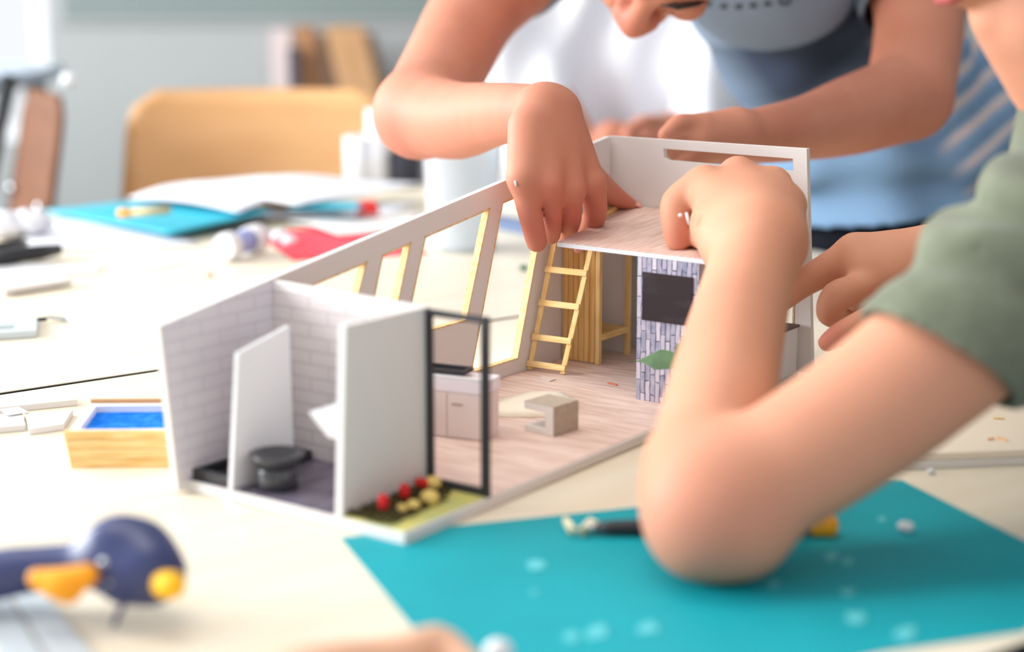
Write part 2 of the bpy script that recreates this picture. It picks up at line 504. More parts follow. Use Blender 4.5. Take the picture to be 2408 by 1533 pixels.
# ------------------------------------------------------------------ smooth bodies: a signed distance field turned into one mesh
class Field:
    def __init__(self):
        self.groups = []       # (k, [prims])
        self.K = 0.01
        self.cuts = []
        self.hollow = 0.0
        self.fold = None

    def chain(self, pts, k=0.012, grp=None):
        """pts: (x, y, depth, radius in photo pixels) joined by tapering limbs"""
        return self.limb([(np.array(D(x, y, d)), r * d / FPX) for x, y, d, r in pts], k, grp)

    def limb(self, pts, k=0.012, grp=None):
        q = [np.append(np.array(p, dtype=float), r) for p, r in pts]
        if len(q) == 1:
            q = q * 2
        if len(q) > 2:             # a smooth curve through the joints
            e = [2 * q[0] - q[1]] + q + [2 * q[-1] - q[-2]]
            s = []
            for i in range(len(q) - 1):
                p0, p1, p2, p3 = e[i:i + 4]
                for j in range(4):
                    t = j / 4
                    c = 0.5 * (2 * p1 + (p2 - p0) * t + (2 * p0 - 5 * p1 + 4 * p2 - p3) * t * t + (3 * p1 - p0 - 3 * p2 + p3) * t ** 3)
                    l = p1 + (p2 - p1) * t
                    s.append(0.75 * c + 0.25 * l)
            q = s + [q[-1]]
        return self.put([('l', [('c', a[:3], b[:3], a[3], b[3]) for a, b in zip(q[:-1], q[1:])])], k, grp)

    def ell(self, c, R, radii, k=0.012, grp=None):
        """ellipsoid with the axes in the columns of R"""
        return self.put([('e', np.array(c), np.array(R), np.array(radii))], k, grp)

    def put(self, pr, k, grp):
        if grp is None:
            self.groups.append([k, list(pr)])
            return len(self.groups) - 1
        self.groups[grp][1] += pr
        return grp

    @staticmethod
    def bound(p):
        if p[0] == 'l':
            pts = np.array([x for c in p[1] for x in (c[1], c[2])])
            m = (pts.min(0) + pts.max(0)) / 2
            return m, max(np.linalg.norm(x - m) + max(c[3], c[4]) for c in p[1] for x in (c[1], c[2]))
        if p[0] == 'c':
            m = (p[1] + p[2]) / 2
            return m, np.linalg.norm(p[1] - p[2]) / 2 + max(p[3], p[4])
        return p[1], float(max(p[3]))

    @staticmethod
    def dist(p, X):
        if p[0] == 'l':
            o = None
            for c in p[1]:
                d = Field.dist(c, X)
                o = d if o is None else np.minimum(o, d)
            return o
        if p[0] == 'c':
            a, b, ra, rb = p[1:]
            ab = b - a
            L = float(ab @ ab)
            pa = X - a
            if L < 1e-12:
                return np.sqrt((pa * pa).sum(-1)) - ra
            h = np.clip((pa @ ab) / L, 0, 1)
            q = pa - h[..., None] * ab
            return np.sqrt((q * q).sum(-1)) - (ra + (rb - ra) * h)
        c, R, r = p[1:]
        q = (X - c) @ R
        k0 = np.sqrt(((q / r) ** 2).sum(-1))
        k1 = np.sqrt(((q / (r * r)) ** 2).sum(-1)) + 1e-9
        return np.where(k0 < 1e-3, -min(r), k0 * (k0 - 1.0) / k1)

    @staticmethod
    def smin(a, b, k):
        if k <= 0:
            return np.minimum(a, b)
        h = np.maximum(k - np.abs(a - b), 0) / k
        return np.minimum(a, b) - h * h * k * 0.25

    def eval(self, X, c, rad):
        out = fin = None
        lim = rad + 0.03
        for k, prs in self.groups:
            g = None
            for p in prs:
                m, r = p[-1]
                if np.linalg.norm(m - c) - r > lim:
                    continue
                d = None
                if p[0] == 'l':
                    for s in p[1]:
                        if np.linalg.norm((s[1] + s[2]) / 2 - c) - np.linalg.norm(s[1] - s[2]) / 2 - max(s[3], s[4]) > lim:
                            continue
                        e = self.dist(s, X)
                        d = e if d is None else np.minimum(d, e)
                    if d is None:
                        continue
                else:
                    d = self.dist(p[:-1], X)
                g = d if g is None else self.smin(g, d, k)
            if g is None:
                continue
            if k <= 0.0035:        # fingers keep their creases between each other
                fin = g if fin is None else self.smin(fin, g, 0.0008)
            else:
                out = g if out is None else self.smin(out, g, self.K)
        if fin is None or out is None:
            return fin if out is None else out
        return self.smin(out, fin, 0.005)

    def mesh(self, name, h, mats, parent=None, smooth=1, loc=None):
        for g in self.groups:
            g[1] = [tuple(p) + (self.bound(p),) for p in g[1]]
        lo = np.min([p[-1][0] - p[-1][1] for g in self.groups for p in g[1]], axis=0) - 4 * h - 0.02
        hi = np.max([p[-1][0] + p[-1][1] for g in self.groups for p in g[1]], axis=0) + 4 * h + 0.02
        N = 20
        nb = np.ceil((hi - lo) / (h * N)).astype(int)
        NC = nb * N + 4
        V, G, Q = [], [], []
        idx = np.arange(N + 1)
        for bi in range(nb[0]):
            for bj in range(nb[1]):
                for bk in range(nb[2]):
                    o = np.array([bi, bj, bk]) * N
                    c = lo + (o + N / 2) * h
                    rad = N * h * 0.87
                    cc = self.eval(c[None, :], c, rad)
                    if cc is None or abs(cc[0]) > rad * 1.25 + 0.012 + self.hollow:
                        continue
                    xs = lo[0] + (o[0] + idx) * h
                    ys = lo[1] + (o[1] + idx) * h
                    zs = lo[2] + (o[2] + idx) * h
                    X = np.stack(np.meshgrid(xs, ys, zs, indexing='ij'), -1)
                    d = self.eval(X, c, rad)
                    if self.fold is not None:
                        d = d + self.fold(X)
                    if self.hollow:
                        d = np.maximum(d, -(d + self.hollow))
                    for pt, n in self.cuts:
                        d = np.maximum(d, (X - np.array(pt)) @ np.array(n))
                    s = d < 0
                    if s.all() or not s.any():
                        continue
                    cnt = np.zeros((N, N, N))
                    acc = np.zeros((N, N, N, 3))
                    for ax in range(3):
                        for u in (0, 1):
                            for v in (0, 1):
                                sl0 = [None] * 3
                                sl1 = [None] * 3
                                off = [0, 0, 0]
                                o2 = [q for q in range(3) if q != ax]
                                sl0[ax] = slice(0, N); sl1[ax] = slice(1, N + 1)
                                for q, uu in zip(o2, (u, v)):
                                    sl0[q] = slice(uu, N + uu); sl1[q] = slice(uu, N + uu)
                                    off[q] = uu
                                da, db = d[tuple(sl0)], d[tuple(sl1)]
                                cr = (da < 0) != (db < 0)
                                den = da - db
                                t = np.where(cr, da / np.where(np.abs(den) < 1e-12, 1e-12, den), 0)
                                cnt += cr
                                for q in range(3):
                                    acc[..., q] += np.where(cr, t if q == ax else off[q], 0)
                    cell = np.argwhere(cnt > 0)
                    if len(cell) == 0:
                        continue
                    ci = tuple(cell.T)
                    V.append(lo + (o + cell + acc[ci] / cnt[ci][:, None]) * h)
                    gc = cell + o + 1
                    G.append((gc[:, 0] * NC[1] + gc[:, 1]) * NC[2] + gc[:, 2])
                    for ax in range(3):
                        sl1 = [slice(0, N)] * 3
                        sl1[ax] = slice(1, N + 1)
                        sa, sb = s[:N, :N, :N], s[tuple(sl1)]
                        e = np.argwhere(sa != sb)
                        if len(e) == 0:
                            continue
                        ins = sa[tuple(e.T)]
                        ge = e + o + 1
                        b1, b2 = [(1, 2), (2, 0), (0, 1)][ax]
                        corners = []
                        for u, v in ((1, 1), (0, 1), (0, 0), (1, 0)):
                            g2 = ge.copy()
                            g2[:, b1] -= u
                            g2[:, b2] -= v
                            corners.append((g2[:, 0] * NC[1] + g2[:, 1]) * NC[2] + g2[:, 2])
                        q4 = np.stack(corners, -1)
                        q4[~ins] = q4[~ins][:, ::-1]
                        Q.append(q4)
        V = np.concatenate(V)
        G = np.concatenate(G)
        Q = np.concatenate(Q)
        order = np.argsort(G)
        Gs = G[order]
        pos = np.searchsorted(Gs, Q)
        pos = np.minimum(pos, len(Gs) - 1)
        ok = (Gs[pos] == Q).all(1)
        F = order[pos[ok]]
        # a few Laplacian passes
        for _ in range(smooth):
            A = np.zeros_like(V)
            n = np.zeros(len(V))
            for a, b in ((0, 1), (1, 2), (2, 3), (3, 0)):
                np.add.at(A, F[:, a], V[F[:, b]])
                np.add.at(A, F[:, b], V[F[:, a]])
                np.add.at(n, F[:, a], 1)
                np.add.at(n, F[:, b], 1)
            V = np.where(n[:, None] > 0, 0.4 * V + 0.6 * A / np.maximum(n, 1)[:, None], V)
        me = bpy.data.meshes.new(name)
        me.vertices.add(len(V))
        base = np.zeros(3) if loc is None else np.array(loc)
        me.vertices.foreach_set('co', (V - base).astype(np.float32).ravel())
        me.loops.add(len(F) * 4)
        me.loops.foreach_set('vertex_index', F.astype(np.int32).ravel())
        me.polygons.add(len(F))
        me.polygons.foreach_set('loop_start', (np.arange(len(F)) * 4).astype(np.int32))
        me.polygons.foreach_set('loop_total', np.full(len(F), 4, dtype=np.int32))
        me.polygons.foreach_set('use_smooth', np.ones(len(F), dtype=bool))
        me.update(calc_edges=True)
        me.validate()
        for m in (mats if isinstance(mats, (list, tuple)) else [mats]):
            me.materials.append(m)
        o = bpy.data.objects.new(name, me)
        col.objects.link(o)
        if loc is not None:
            o.location = loc
        if parent:
            o.parent = parent
            o.matrix_parent_inverse = parent_inv(parent)
        return o


# ================================================================== the room
MB().box((-3.6, -1.2, -0.06), (3.6, 4.66, 0)).build('floor', floorm)['kind'] = 'structure'
wb = MB().plate([[(-3.4, 0), (3.6, 0), (3.6, 2.8), (-3.4, 2.8)], [(-2.3, 0.60), (-1.27, 0.60), (-1.27, 2.5), (-2.3, 2.5)]],
                lambda p, s: (p[0], 4.6 + 0.15 * s, p[1]), 0, 0)
tag(wb.build('wall_back', wallm), kind='structure')
wl = MB().plate([[(-1.2, 0), (4.6, 0), (4.6, 2.8), (-1.2, 2.8)], [(0.05, 0.95), (1.75, 0.95), (1.75, 2.5), (0.05, 2.5)], [(2.05, 0.95), (3.75, 0.95), (3.75, 2.5), (2.05, 2.5)]],
                lambda p, s: (-3.40 - 0.15 * s, p[0], p[1]), 0, 0)
tag(wl.build('wall_left', wallm), kind='structure')


def window(name, x0, x1, z0, z1, fn):
    m = MB()
    t = 0.05
    for a, b, c, d in ((x0, x1, z0, z0 + t), (x0, x1, z1 - t, z1), (x0, x0 + t, z0, z1), (x1 - t, x1, z0, z1), ((x0 + x1) / 2 - t / 2, (x0 + x1) / 2 + t / 2, z0, z1)):
        p = [fn(q) for q in ((a, c, 0), (b, c, 0), (b, c, 1), (a, c, 1))]
        q = [fn(q) for q in ((a, d, 0), (b, d, 0), (b, d, 1), (a, d, 1))]
        m.hexa(p, q)
    tag(m.build(name, framem), kind='structure')


window('window_1', -2.3, -1.27, 0.60, 2.5, lambda q: Vector((q[0], 4.63 + 0.05 * q[2], q[1])))
window('window_2', 0.05, 1.75, 0.95, 2.5, lambda q: Vector((-3.44 - 0.05 * q[2], q[0], q[1])))
window('window_3', 2.05, 3.75, 0.95, 2.5, lambda q: Vector((-3.44 - 0.05 * q[2], q[0], q[1])))
MB().box((-3.4, 4.58, 0), (3.6, 4.60, 0.09)).build('baseboard_back', framem)['kind'] = 'structure'
MB().box((-3.6, -0.9, 2.8), (3.7, 4.8, 2.9)).build('ceiling', framem)['kind'] = 'structure'
MB().box((3.6, -0.9, 0), (3.75, 4.8, 2.8)).build('wall_right', wallm)['kind'] = 'structure'
wbd = empty('wall_board', (0.6, 4.58, 0.925), 0, 'wide grey green board mounted along the back wall', 'wall board')
MB().box((-1.22, 4.588, 0.935), (3.3, 4.598, 2.2)).build('board_panel', boardm, wbd)
MB().box((-1.24, 4.586, 0.922), (3.32, 4.598, 0.934)).build('ledge', wallm, wbd)

# ================================================================== tables
S0 = Vector((0.0101, 1.4828, 0))
TD = Vector((0.8013, 0.5983, 0))
TN = Vector((-0.5983, 0.8013, 0))


def table(label, n0, n1, t0=-1.15, t1=0.487):
    c = S0 + TD * ((t0 + t1) / 2) + TN * ((n0 + n1) / 2)
    r = empty('table', (c.x, c.y, 0), atan2(TD.y, TD.x), label, 'table', 'work tables pushed together')
    hx, hy = (t1 - t0) / 2, (n1 - n0) / 2
    MB().box((-hx, -hy, T - 0.026), (hx, hy, T)).build('tabletop', laminate, r, 0.0006, local=True)
    for q in (-1, 1):
        MB().box((-hx, q * hy - 0.0004 if q > 0 else -hy - 0.0012, T - 0.025), (hx, hy + 0.0012 if q > 0 else -hy + 0.0004, T - 0.0006)).build('gap_shade_band', darkmetal, r, local=True)  # black edge strips colour in the shade of the gap between the tables
    MB().box((-hx + 0.06, -hy + 0.06, T - 0.075), (hx - 0.06, hy - 0.06, T - 0.027)).build('apron', darkmetal, r, local=True)
    for sx in (-1, 1):
        for sy in (-1, 1):
            MB().box((sx * (hx - 0.09) - 0.02, sy * (hy - 0.09) - 0.02, 0), (sx * (hx - 0.09) + 0.02, sy * (hy - 0.09) + 0.02, T - 0.076)).build('leg', darkmetal, r, 0.003, local=True)


table('near cream laminate work table under the house model and teal mat', -0.745, -0.0042)
table('far cream laminate work table covered in loose white paper, behind the dark seam', 0.0034, 0.916)


# ================================================================== chairs
def make_chair(name, loc, rz, label, wd=0.42, wood=None, curve=0.03, tubes=True):
    wood = wood or plywood
    r = empty(name, loc, rz, label, 'chair', 'plywood classroom chairs')
    m = MB()                       # backrest, local: faces -y
    top, bot = [], []
    n = 16
    rows = 10
    pts = []
    for i in range(rows + 1):
        z = 0.60 + 0.265 * i / rows
        hw = wd / 2 * (1.0 - 0.09 * (i / rows))
        if i / rows > 0.78:
            q = (i / rows - 0.78) / 0.22
            hw -= 0.045 * (1 - sqrt(max(0, 1 - q * q)))
        pts.append([(hw * (-1 + 2 * j / n), curve * (1 - (-1 + 2 * j / n) ** 2) + 0.05 * (i / rows), z) for j in range(n + 1)])
    vs = [Vector(p) for row in pts for p in row] + [Vector((p[0], p[1] + 0.010, p[2])) for row in pts for p in row]
    K = (rows + 1) * (n + 1)
    fs = []
    for i in range(rows):
        for j in range(n):
            a = i * (n + 1) + j
            fs += [(a, a + 1, a + n + 2, a + n + 1), (K + a, K + a + n + 1, K + a + n + 2, K + a + 1)]
    rim = list(range(n + 1)) + [i * (n + 1) + n for i in range(1, rows + 1)] + [rows * (n + 1) + j for j in range(n - 1, -1, -1)] + [i * (n + 1) for i in range(rows - 1, 0, -1)]
    for q in range(len(rim)):
        a, b = rim[q], rim[(q + 1) % len(rim)]
        fs.append((a, b, K + b, K + a))
    m.add(vs, fs, 0, True)
    br = m.build('backrest', wood, r, local=True)
    for sx in (-1, 1):
        b = MB().ball((sx * 0.135, 0.012, 0.70), (0.010, 0.005, 0.010))
        b.build('bolt', steel, br, local=True)
    s = MB()
    s.sheet([(-0.20, -0.40, 0.445), (0.20, -0.40, 0.445), (0.19, 0.0, 0.435), (-0.19, 0.0, 0.435)], 10, 10, lambda a, b: 0.012 * (2 * a - 1) ** 2 - 0.015 * max(0, 0.15 - b) / 0.15, 0.011)
    s.build('seat', wood, r, local=True)
    for sx in (-1, 1):
        MB().tube(([(sx * 0.15, 0.100, 0.80), (sx * 0.16, 0.085, 0.66), (sx * 0.19, 0.02, 0.46)] if tubes else [(sx * 0.19, 0.0, 0.46)]) + [(sx * 0.20, 0.06, 0.2), (sx * 0.21, 0.10, 0.0)], 0.0115).build('leg', darkmetal, r, local=True)
        MB().tube([(sx * 0.185, 0.0, 0.43), (sx * 0.185, -0.2, 0.425), (sx * 0.19, -0.36, 0.42), (sx * 0.20, -0.385, 0.38), (sx * 0.205, -0.41, 0.0)], 0.0115).build('leg', darkmetal, r, local=True)
    MB().tube([(-0.19, -0.0, 0.425), (0.19, -0.0, 0.425)], 0.010).build('crossbar', darkmetal, r, local=True)
    return r


c1 = D(612, 700, 2.70)
make_chair('chair', (c1.x, c1.y, 0), radians(2), 'orange beech plywood chair back facing the far table edge', 0.455)
c2 = D(52, 700, 2.66)
ch2 = make_chair('chair', (c2.x, c2.y, 0.03), radians(-65), 'brown plywood chair with black tube frame seen edge on at the left', 0.36,
           mat('brown_plywood', (116, 76, 53), 0.6, 0.2, noise=((106, 68, 46), 6, (1, 1, 5), 0.35, 0.7)), 0.006, False)
ch2.location.z = 0
MB().tube([(-0.185, 0.030, 0.885), (-0.19, -0.01, 0.74), (-0.195, -0.04, 0.62), (-0.205, -0.05, 0.46)], 0.014).build('upright', darkmetal, ch2, local=True)
MB().ball((0.16, 0.062, 0.893), 0.011).build('cap_or_glint', framem, ch2, local=True)  # white ball added to stand in for a glint on the tube

# side desk at far left
sd = D(-60, 172, 3.3)
r = empty('desk', (sd.x - 0.45, sd.y, 0), 0, 'pale blue topped desk at the far left under the bright window', 'desk')
MB().box((-0.55, -0.3, 0.83), (0.55, 0.3, 0.86)).build('desktop', mat('pale_blue_laminate', (196, 214, 232), 0.3), r, 0.003, local=True)
for sx in (-1, 1):
    for sy in (-1, 1):
        MB().box((sx * 0.5 - 0.02, sy * 0.25 - 0.02, 0), (sx * 0.5 + 0.02, sy * 0.25 + 0.02, 0.829)).build('leg', darkmetal, r, local=True)

# boards leaning at the back wall
def leaning(x0, x1, ytop, dep, m, name, label, cat, lean=0.25, th=0.02, tilt=0.0):
    a = D(x0, ytop, dep)
    b = D(x1, ytop, dep)
    n = MB()
    sh = tilt
    y1 = a.y
    n.hexa([(a.x + sh, y1 - lean, 0), (b.x + sh, y1 - lean, 0), (b.x + sh, y1 - lean + th, 0), (a.x + sh, y1 - lean + th, 0)],
           [(a.x, y1 - th, a.z), (b.x, y1 - th, a.z), (b.x, y1, a.z), (a.x, y1, a.z)])
    o = n.build(name, m, None, 0.003, loc=(a.x, y1 - lean, 0))
    return tag(o, label, cat, 'boards stacked against the back wall')


leaning(640, 688, 68, 4.50, mat('pinkish_board', (214, 196, 192), 0.7), 'leaning_board', 'pale pinkish board leaning leftmost in the stack by the back wall', 'board', 0.2, 0.03, 0.02)
leaning(680, 706, 110, 4.40, mat('navy_binder', (38, 46, 66), 0.6), 'binder', 'narrow navy upright binder between the pale board and brown board', 'binder', 0.2, 0.03, 0.03)
leaning(694, 742, 62, 4.45, brownbd, 'leaning_board', 'brown wooden board leaning right of the navy binder', 'board', 0.2, 0.03, 0.13)
leaning(736, 778, 80, 4.38, darkbd, 'leaning_board', 'dark brown narrow board leaning between two lighter boards', 'board', 0.2, 0.02, 0.18)
leaning(766, 858, 62, 4.34, tanbd, 'leaning_board', 'wide tan wooden board leaning rightmost but one in the stack', 'board', 0.2, 0.03, 0.22)
leaning(856, 880, 78, 4.30, darkbd, 'leaning_board', 'thin dark brown board leaning at the right end of the stack', 'board', 0.2, 0.02, 0.24)

# ================================================================== the cardboard house
A0 = radians(54.25)
F0 = Vector((-0.05892, 0.85485, T))
mm = 0.001
house = empty('house_model', F0, A0, 'open white foam board house model being assembled on the table', 'architectural model')


def hp(u, v, z=0.0):
    return F0 + Vector((cos(A0) * u - sin(A0) * v, sin(A0) * u + cos(A0) * v, z)) * mm


def hb(name, lo, hi, m, bev=0.0, par=None):
    return MB().box([x * mm for x in lo], [x * mm for x in hi]).build(name, m, par or house, bev * mm, local=True)


hb('base_board', (0, -1, 0.3), (476, 172, 7), foam, 0.5)
hb('wood_floor_sheet', (77, 0.5, 7), (470, 165.5, 7.5), wood_floor)
hb('bathroom_floor_sheet', (1.5, 50, 7), (76, 165.5, 7.5), slate)
hb('lawn_sheet', (1.5, 1, 7), (76, 44, 7.5), lawn)
ring = lambda pts: [(a * mm, b * mm) for a, b in pts]
holes = [[(97, 107), (167, 117), (141, 58), (97, 58)], [(182, 119), (213, 124), (189, 58), (161, 58)],
         [(228, 126), (304, 137.5), (275, 58), (203, 58)], [(319, 140), (381, 149), (339, 18), (279, 18)]]
lw = MB().plate([ring([(-17, 104), (466, 177), (471, 7.2), (-8, 2)])] + [ring(h) for h in holes],
                lambda p, s: (p[0], (166 + 5 * s) * mm, p[1]), 0, 1, 0)
lwo = lw.build('window_wall', [foam, cutedge], house, 0.0, local=True)
# balsa beading round the openings
for h in holes:
    m = MB()
    k = len(h)
    cx_ = sum(p[0] for p in h) / k
    cz_ = sum(p[1] for p in h) / k
    for i in range(k):
        a, b = h[i], h[(i + 1) % k]
        L = sqrt((a[0] - b[0]) ** 2 + (a[1] - b[1]) ** 2)
        nx, nz = -(b[1] - a[1]) / L, (b[0] - a[0]) / L
        if (cx_ - a[0]) * nx + (cz_ - a[1]) * nz < 0:
            nx, nz = -nx, -nz
        t = 1.2
        q = [(a[0], a[1]), (b[0], b[1]), (b[0] + nx * t, b[1] + nz * t), (a[0] + nx * t, a[1] + nz * t)]
        m.hexa([(p[0] * mm, 165.6 * mm, p[1] * mm) for p in q], [(p[0] * mm, 171.2 * mm, p[1] * mm) for p in q])
    m.build('window_beading', cutedge, lwo, local=True)
MB().plate([ring([(-14.5, 104), (78, 117.5), (78, 7.6), (-6, 7.6)])], lambda p, s: (p[0], (165.3 + 0.6 * s) * mm, p[1])).build('tile_paper', tile_x, house, local=True)
bw = MB().plate([ring([(171, 7.2), (169, 177), (-5, 177), (-16, 7.2)]), ring([(118, 170), (6, 169), (5, 159.5), (113, 161), (117, 163)]), ring([(70, 12), (70, 96), (1, 96), (-1, 12)])],
                lambda p, s: ((468 + 5 * s) * mm, p[0], p[1]), 0, 1, 0)
bw.build('back_wall', [foam, foam], house, local=True)
MB().box((467.5 * mm, 0.2 * mm, 12 * mm), (473.4 * mm, 1.6 * mm, 96 * mm)).build('door_beading', cutedge, house, local=True)
MB().plate([ring([(166, 7.5), (166, 117), (44, 114), (44, 7.5)])], lambda p, s: ((76.6 + 4 * s) * mm, p[0], p[1])).build('bathroom_wall', foam, house, local=True)
MB().plate([ring([(165.4, 7.6), (165.4, 112), (86, 108), (49.6, 108), (49.6, 7.6)])], lambda p, s: ((76.0 + 0.6 * s) * mm, p[0], p[1])).build('tile_paper', tile, house, local=True)
MB().plate([ring([(0, 7.3), (53, 7.5), (52, 97), (9, 88)])], lambda p, s: (p[0], (129 + 3.4 * s) * mm, p[1])).build('shower_screen', white, house, 0.0004, local=True)
MB().plate([ring([(0.5, 7.3), (76, 7.5), (76.5, 114), (7, 115)])], lambda p, s: (p[0], (44.3 + 5 * s) * mm, p[1])).build('partition_wall', foam, house, 0.0004, local=True)
fr = MB()
fr.box((76 * mm, 0, 6 * mm), (80 * mm, 4.4 * mm, 113 * mm))
fr.box((76 * mm, 41 * mm, 7 * mm), (80 * mm, 45 * mm, 113 * mm))
fr.box((76 * mm, 4.4 * mm, 109.4 * mm), (80 * mm, 41 * mm, 113 * mm))
fr.box((76 * mm, 4.4 * mm, 7.6 * mm), (80 * mm, 41 * mm, 11.6 * mm))
fro = fr.build('doorway_frame', blackf, house, 0.0003, local=True)
tag(fro, 'black doorway frame')
st = MB().plate([ring([(2, 7.6), (50.5, 7.6), (51, 110), (2, 110)])], lambda p, s: ((322 + 4 * s) * mm, p[0], p[1]))
sto = st.build('stone_wall', stone, house, local=True)
tag(sto, 'printed grey stone feature wall')
MB().plate([ring([(6, 66), (46, 66), (46, 100), (6, 100)])], lambda p, s: ((320.8 + 1.1 * s) * mm, p[0], p[1])).build('chalkboard', chalk, sto, local=True)

# loft deck held by the hands
dk = [(325, 121, 114), (322, -4, 113), (467, -2, 122), (467, 164, 122.5), (396, 131, 118.3)]
m = MB()
m.plate([[(i, 0) for i in range(5)]] if False else [ring([(p[0], p[1]) for p in dk])],
        lambda p, s: (p[0], p[1], (113.8 + (p[0] / mm - 322) * 0.0615 - (0.6 if s else 0)) * mm))
deck_e = empty('loft_deck', hp(330, 60, 113), A0, 'thin wood printed loft deck held above the stone wall by hands', 'model floor')
m.v = [p - Vector((330, 60, 113)) * mm for p in m.v]
m.build('wood_print_sheet', wood_deck, deck_e, local=True)
m = MB()
m.plate([ring([(p[0], p[1]) for p in dk])],
        lambda p, s: (p[0], p[1], (113.2 + (p[0] / mm - 322) * 0.0615 - (3.0 if s else 0.02)) * mm))
m.v = [p - Vector((330, 60, 113)) * mm for p in m.v]
m.build('foam_core', mat('blueish_foam_edge', (222, 226, 232), 0.7), deck_e, local=True)


def mthing(name, u, v, z, label, cat, group=None):
    return empty(name, hp(u, v, z), A0, label, cat, group)


class HM(MB):
    """mesh in house millimetres"""
    def built(self, name, mats, parent=None, bevel=0.0):
        Mx = Matrix.Translation(F0) @ Matrix.Rotation(A0, 4, 'Z') @ Matrix.Scale(mm, 4)
        self.v = [Mx @ p for p in self.v]
        if parent is None:
            c = sum(self.v, Vector()) / len(self.v)
            c.z = min(p.z for p in self.v)
            return self.build(name, mats, None, bevel, loc=tuple(c))
        return self.build(name, mats, parent, bevel)


def strip(m, a, b, wv, th=1.6):
    """a flat batten from a to b; wv is its half width vector"""
    a, b, wv = Vector(a), Vector(b), Vector(wv)
    d = (b - a).normalized()
    n = d.cross(wv).normalized() * th / 2
    m.hexa([a - wv - n, a + wv - n, a + wv + n, a - wv + n], [b - wv - n, b + wv - n, b + wv + n, b - wv + n])


# ladder
lad = mthing('ladder', 354, 148, 7.5, 'small balsa wood ladder leaning beside the slatted wardrobe', 'model ladder')
lb, lt = Vector((351, 163.5, 8.2)), Vector((379, 158.5, 111))
rb, rt = Vector((353, 134.5, 8.2)), Vector((381, 125.5, 111))
for a, b in ((lb, lt), (rb, rt)):
    m = HM(); strip(m, a, b, (0.3, -1.9, 0)); m.built('rail', balsa, lad)
for z in (12.5, 32.5, 58, 83):
    t = (z - 8.2) / 102.8
    a, b = lb.lerp(lt, t), rb.lerp(rt, t)
    ov = (b - a).normalized() * 2.2
    n = Vector((-1.7, 0, 0.5))
    m = HM(); strip(m, a - ov + n, b + ov + n, (0.6, 0, 2.2), 1.5); m.built('rung', balsa_h, lad)

# wardrobe
wr = mthing('wardrobe', 420, 150, 7.5, 'balsa wood wardrobe with slatted front and open side rack', 'model wardrobe')
m = HM()
for i in range(6):
    v0 = 134.6 + i * 5.0
    m.box((397, v0 + 0.25, 8), (399, v0 + 4.75, 104))
m.built('front_panel', balsa_dk, wr, 0.0003)
for u, v in ((398, 131.6), (441, 131.6)):
    HM().box((u - 2, v - 1.8, 7.6), (u + 2, v + 2.0, 104)).built('post', balsa, wr, 0.0002)
HM().box((399.4, 130.2, 26), (441, 131.8, 31)).built('shelf_rail', balsa_h, wr)
m = HM()
for i in range(6):
    m.box((400.5 + i * 6.6, 132, 29.5), (404.5 + i * 6.6, 163, 31.2))
m.built('shelf', balsa_h, wr)
HM().box((443.2, 132, 8), (444.5, 165, 104)).built('back_panel', foam, wr)

# kitchen counter
kc = mthing('kitchen_counter', 180, 105, 7.5, 'white kitchen counter with two doors behind the black doorway frame', 'model cabinet')
Rk = Matrix.Translation((170, 72, 0)) @ Matrix.Rotation(radians(12), 4, 'Z')
HM().box((0, 0, 7.6), (23, 78, 38), M=Rk).built('cabinet_body', counter_m, kc)
HM().box((-0.6, -0.8, 38.2), (24, 79, 46.5), M=Rk).built('worktop', counter_w, kc, 0.0004)
for i in range(3):
    d = HM().box((-0.8, 0.8 + i * 26, 8.4), (-0.05, 25.6 + i * 26, 37.4), M=Rk).built('door', counter_m, kc)
    h = HM().box((-1.3, 15 + i * 26, 30), (-0.85, 22.5 + i * 26, 31), M=Rk).built('handle', seam, d)
HM().box((-0.5, -1.2, 46.7), (3.2, 79, 48.3), M=Rk).built('worktop_trim', white, kc)
m = HM()
Rs = Rk @ Matrix.Translation((11.5, 28, 0))
m.plate([[(-8, -12), (8, -12), (8, 22), (-8, 22)], [(-6.2, -10), (6.2, -10), (6.2, 20), (-6.2, 20)]], lambda p, s: Rs @ Vector((p[0], p[1], 48.6 + 3 * s)))
m.box((-6.2, -10, 48.6), (6.2, 20, 49.2), M=Rs)
so = m.built('sink', blackp, None, 0.0003)
tag(so, 'shallow black sink tray standing on the white kitchen counter', 'model sink')

# grey open cube stool
cs = HM()
Rc = Matrix.Translation((205, 42, 7.6)) @ Matrix.Rotation(radians(-6), 4, 'Z')
cs.plate([[(0, 0), (0, 19.5), (25, 19.5), (25, 15), (7, 15), (7, 4), (25, 4), (25, 0)]], lambda p, s: Rc @ Vector((25 * s, p[0], p[1])))
tag(cs.built('side_table', [greyfront, greyfront], None, 0.0003), 'grey cardboard open cube side table on the printed wood floor', 'model table')
HM().box((0.3, -0.5, 0), (25.3, -0.05, 19.5), M=Rc).built('side_panel', greycard, bpy.data.objects['side_table'])
HM().box((0.3, -0.2, 19.55), (25.2, 25.2, 20.0), M=Rc).built('top_panel', greycard, bpy.data.objects['side_table'])

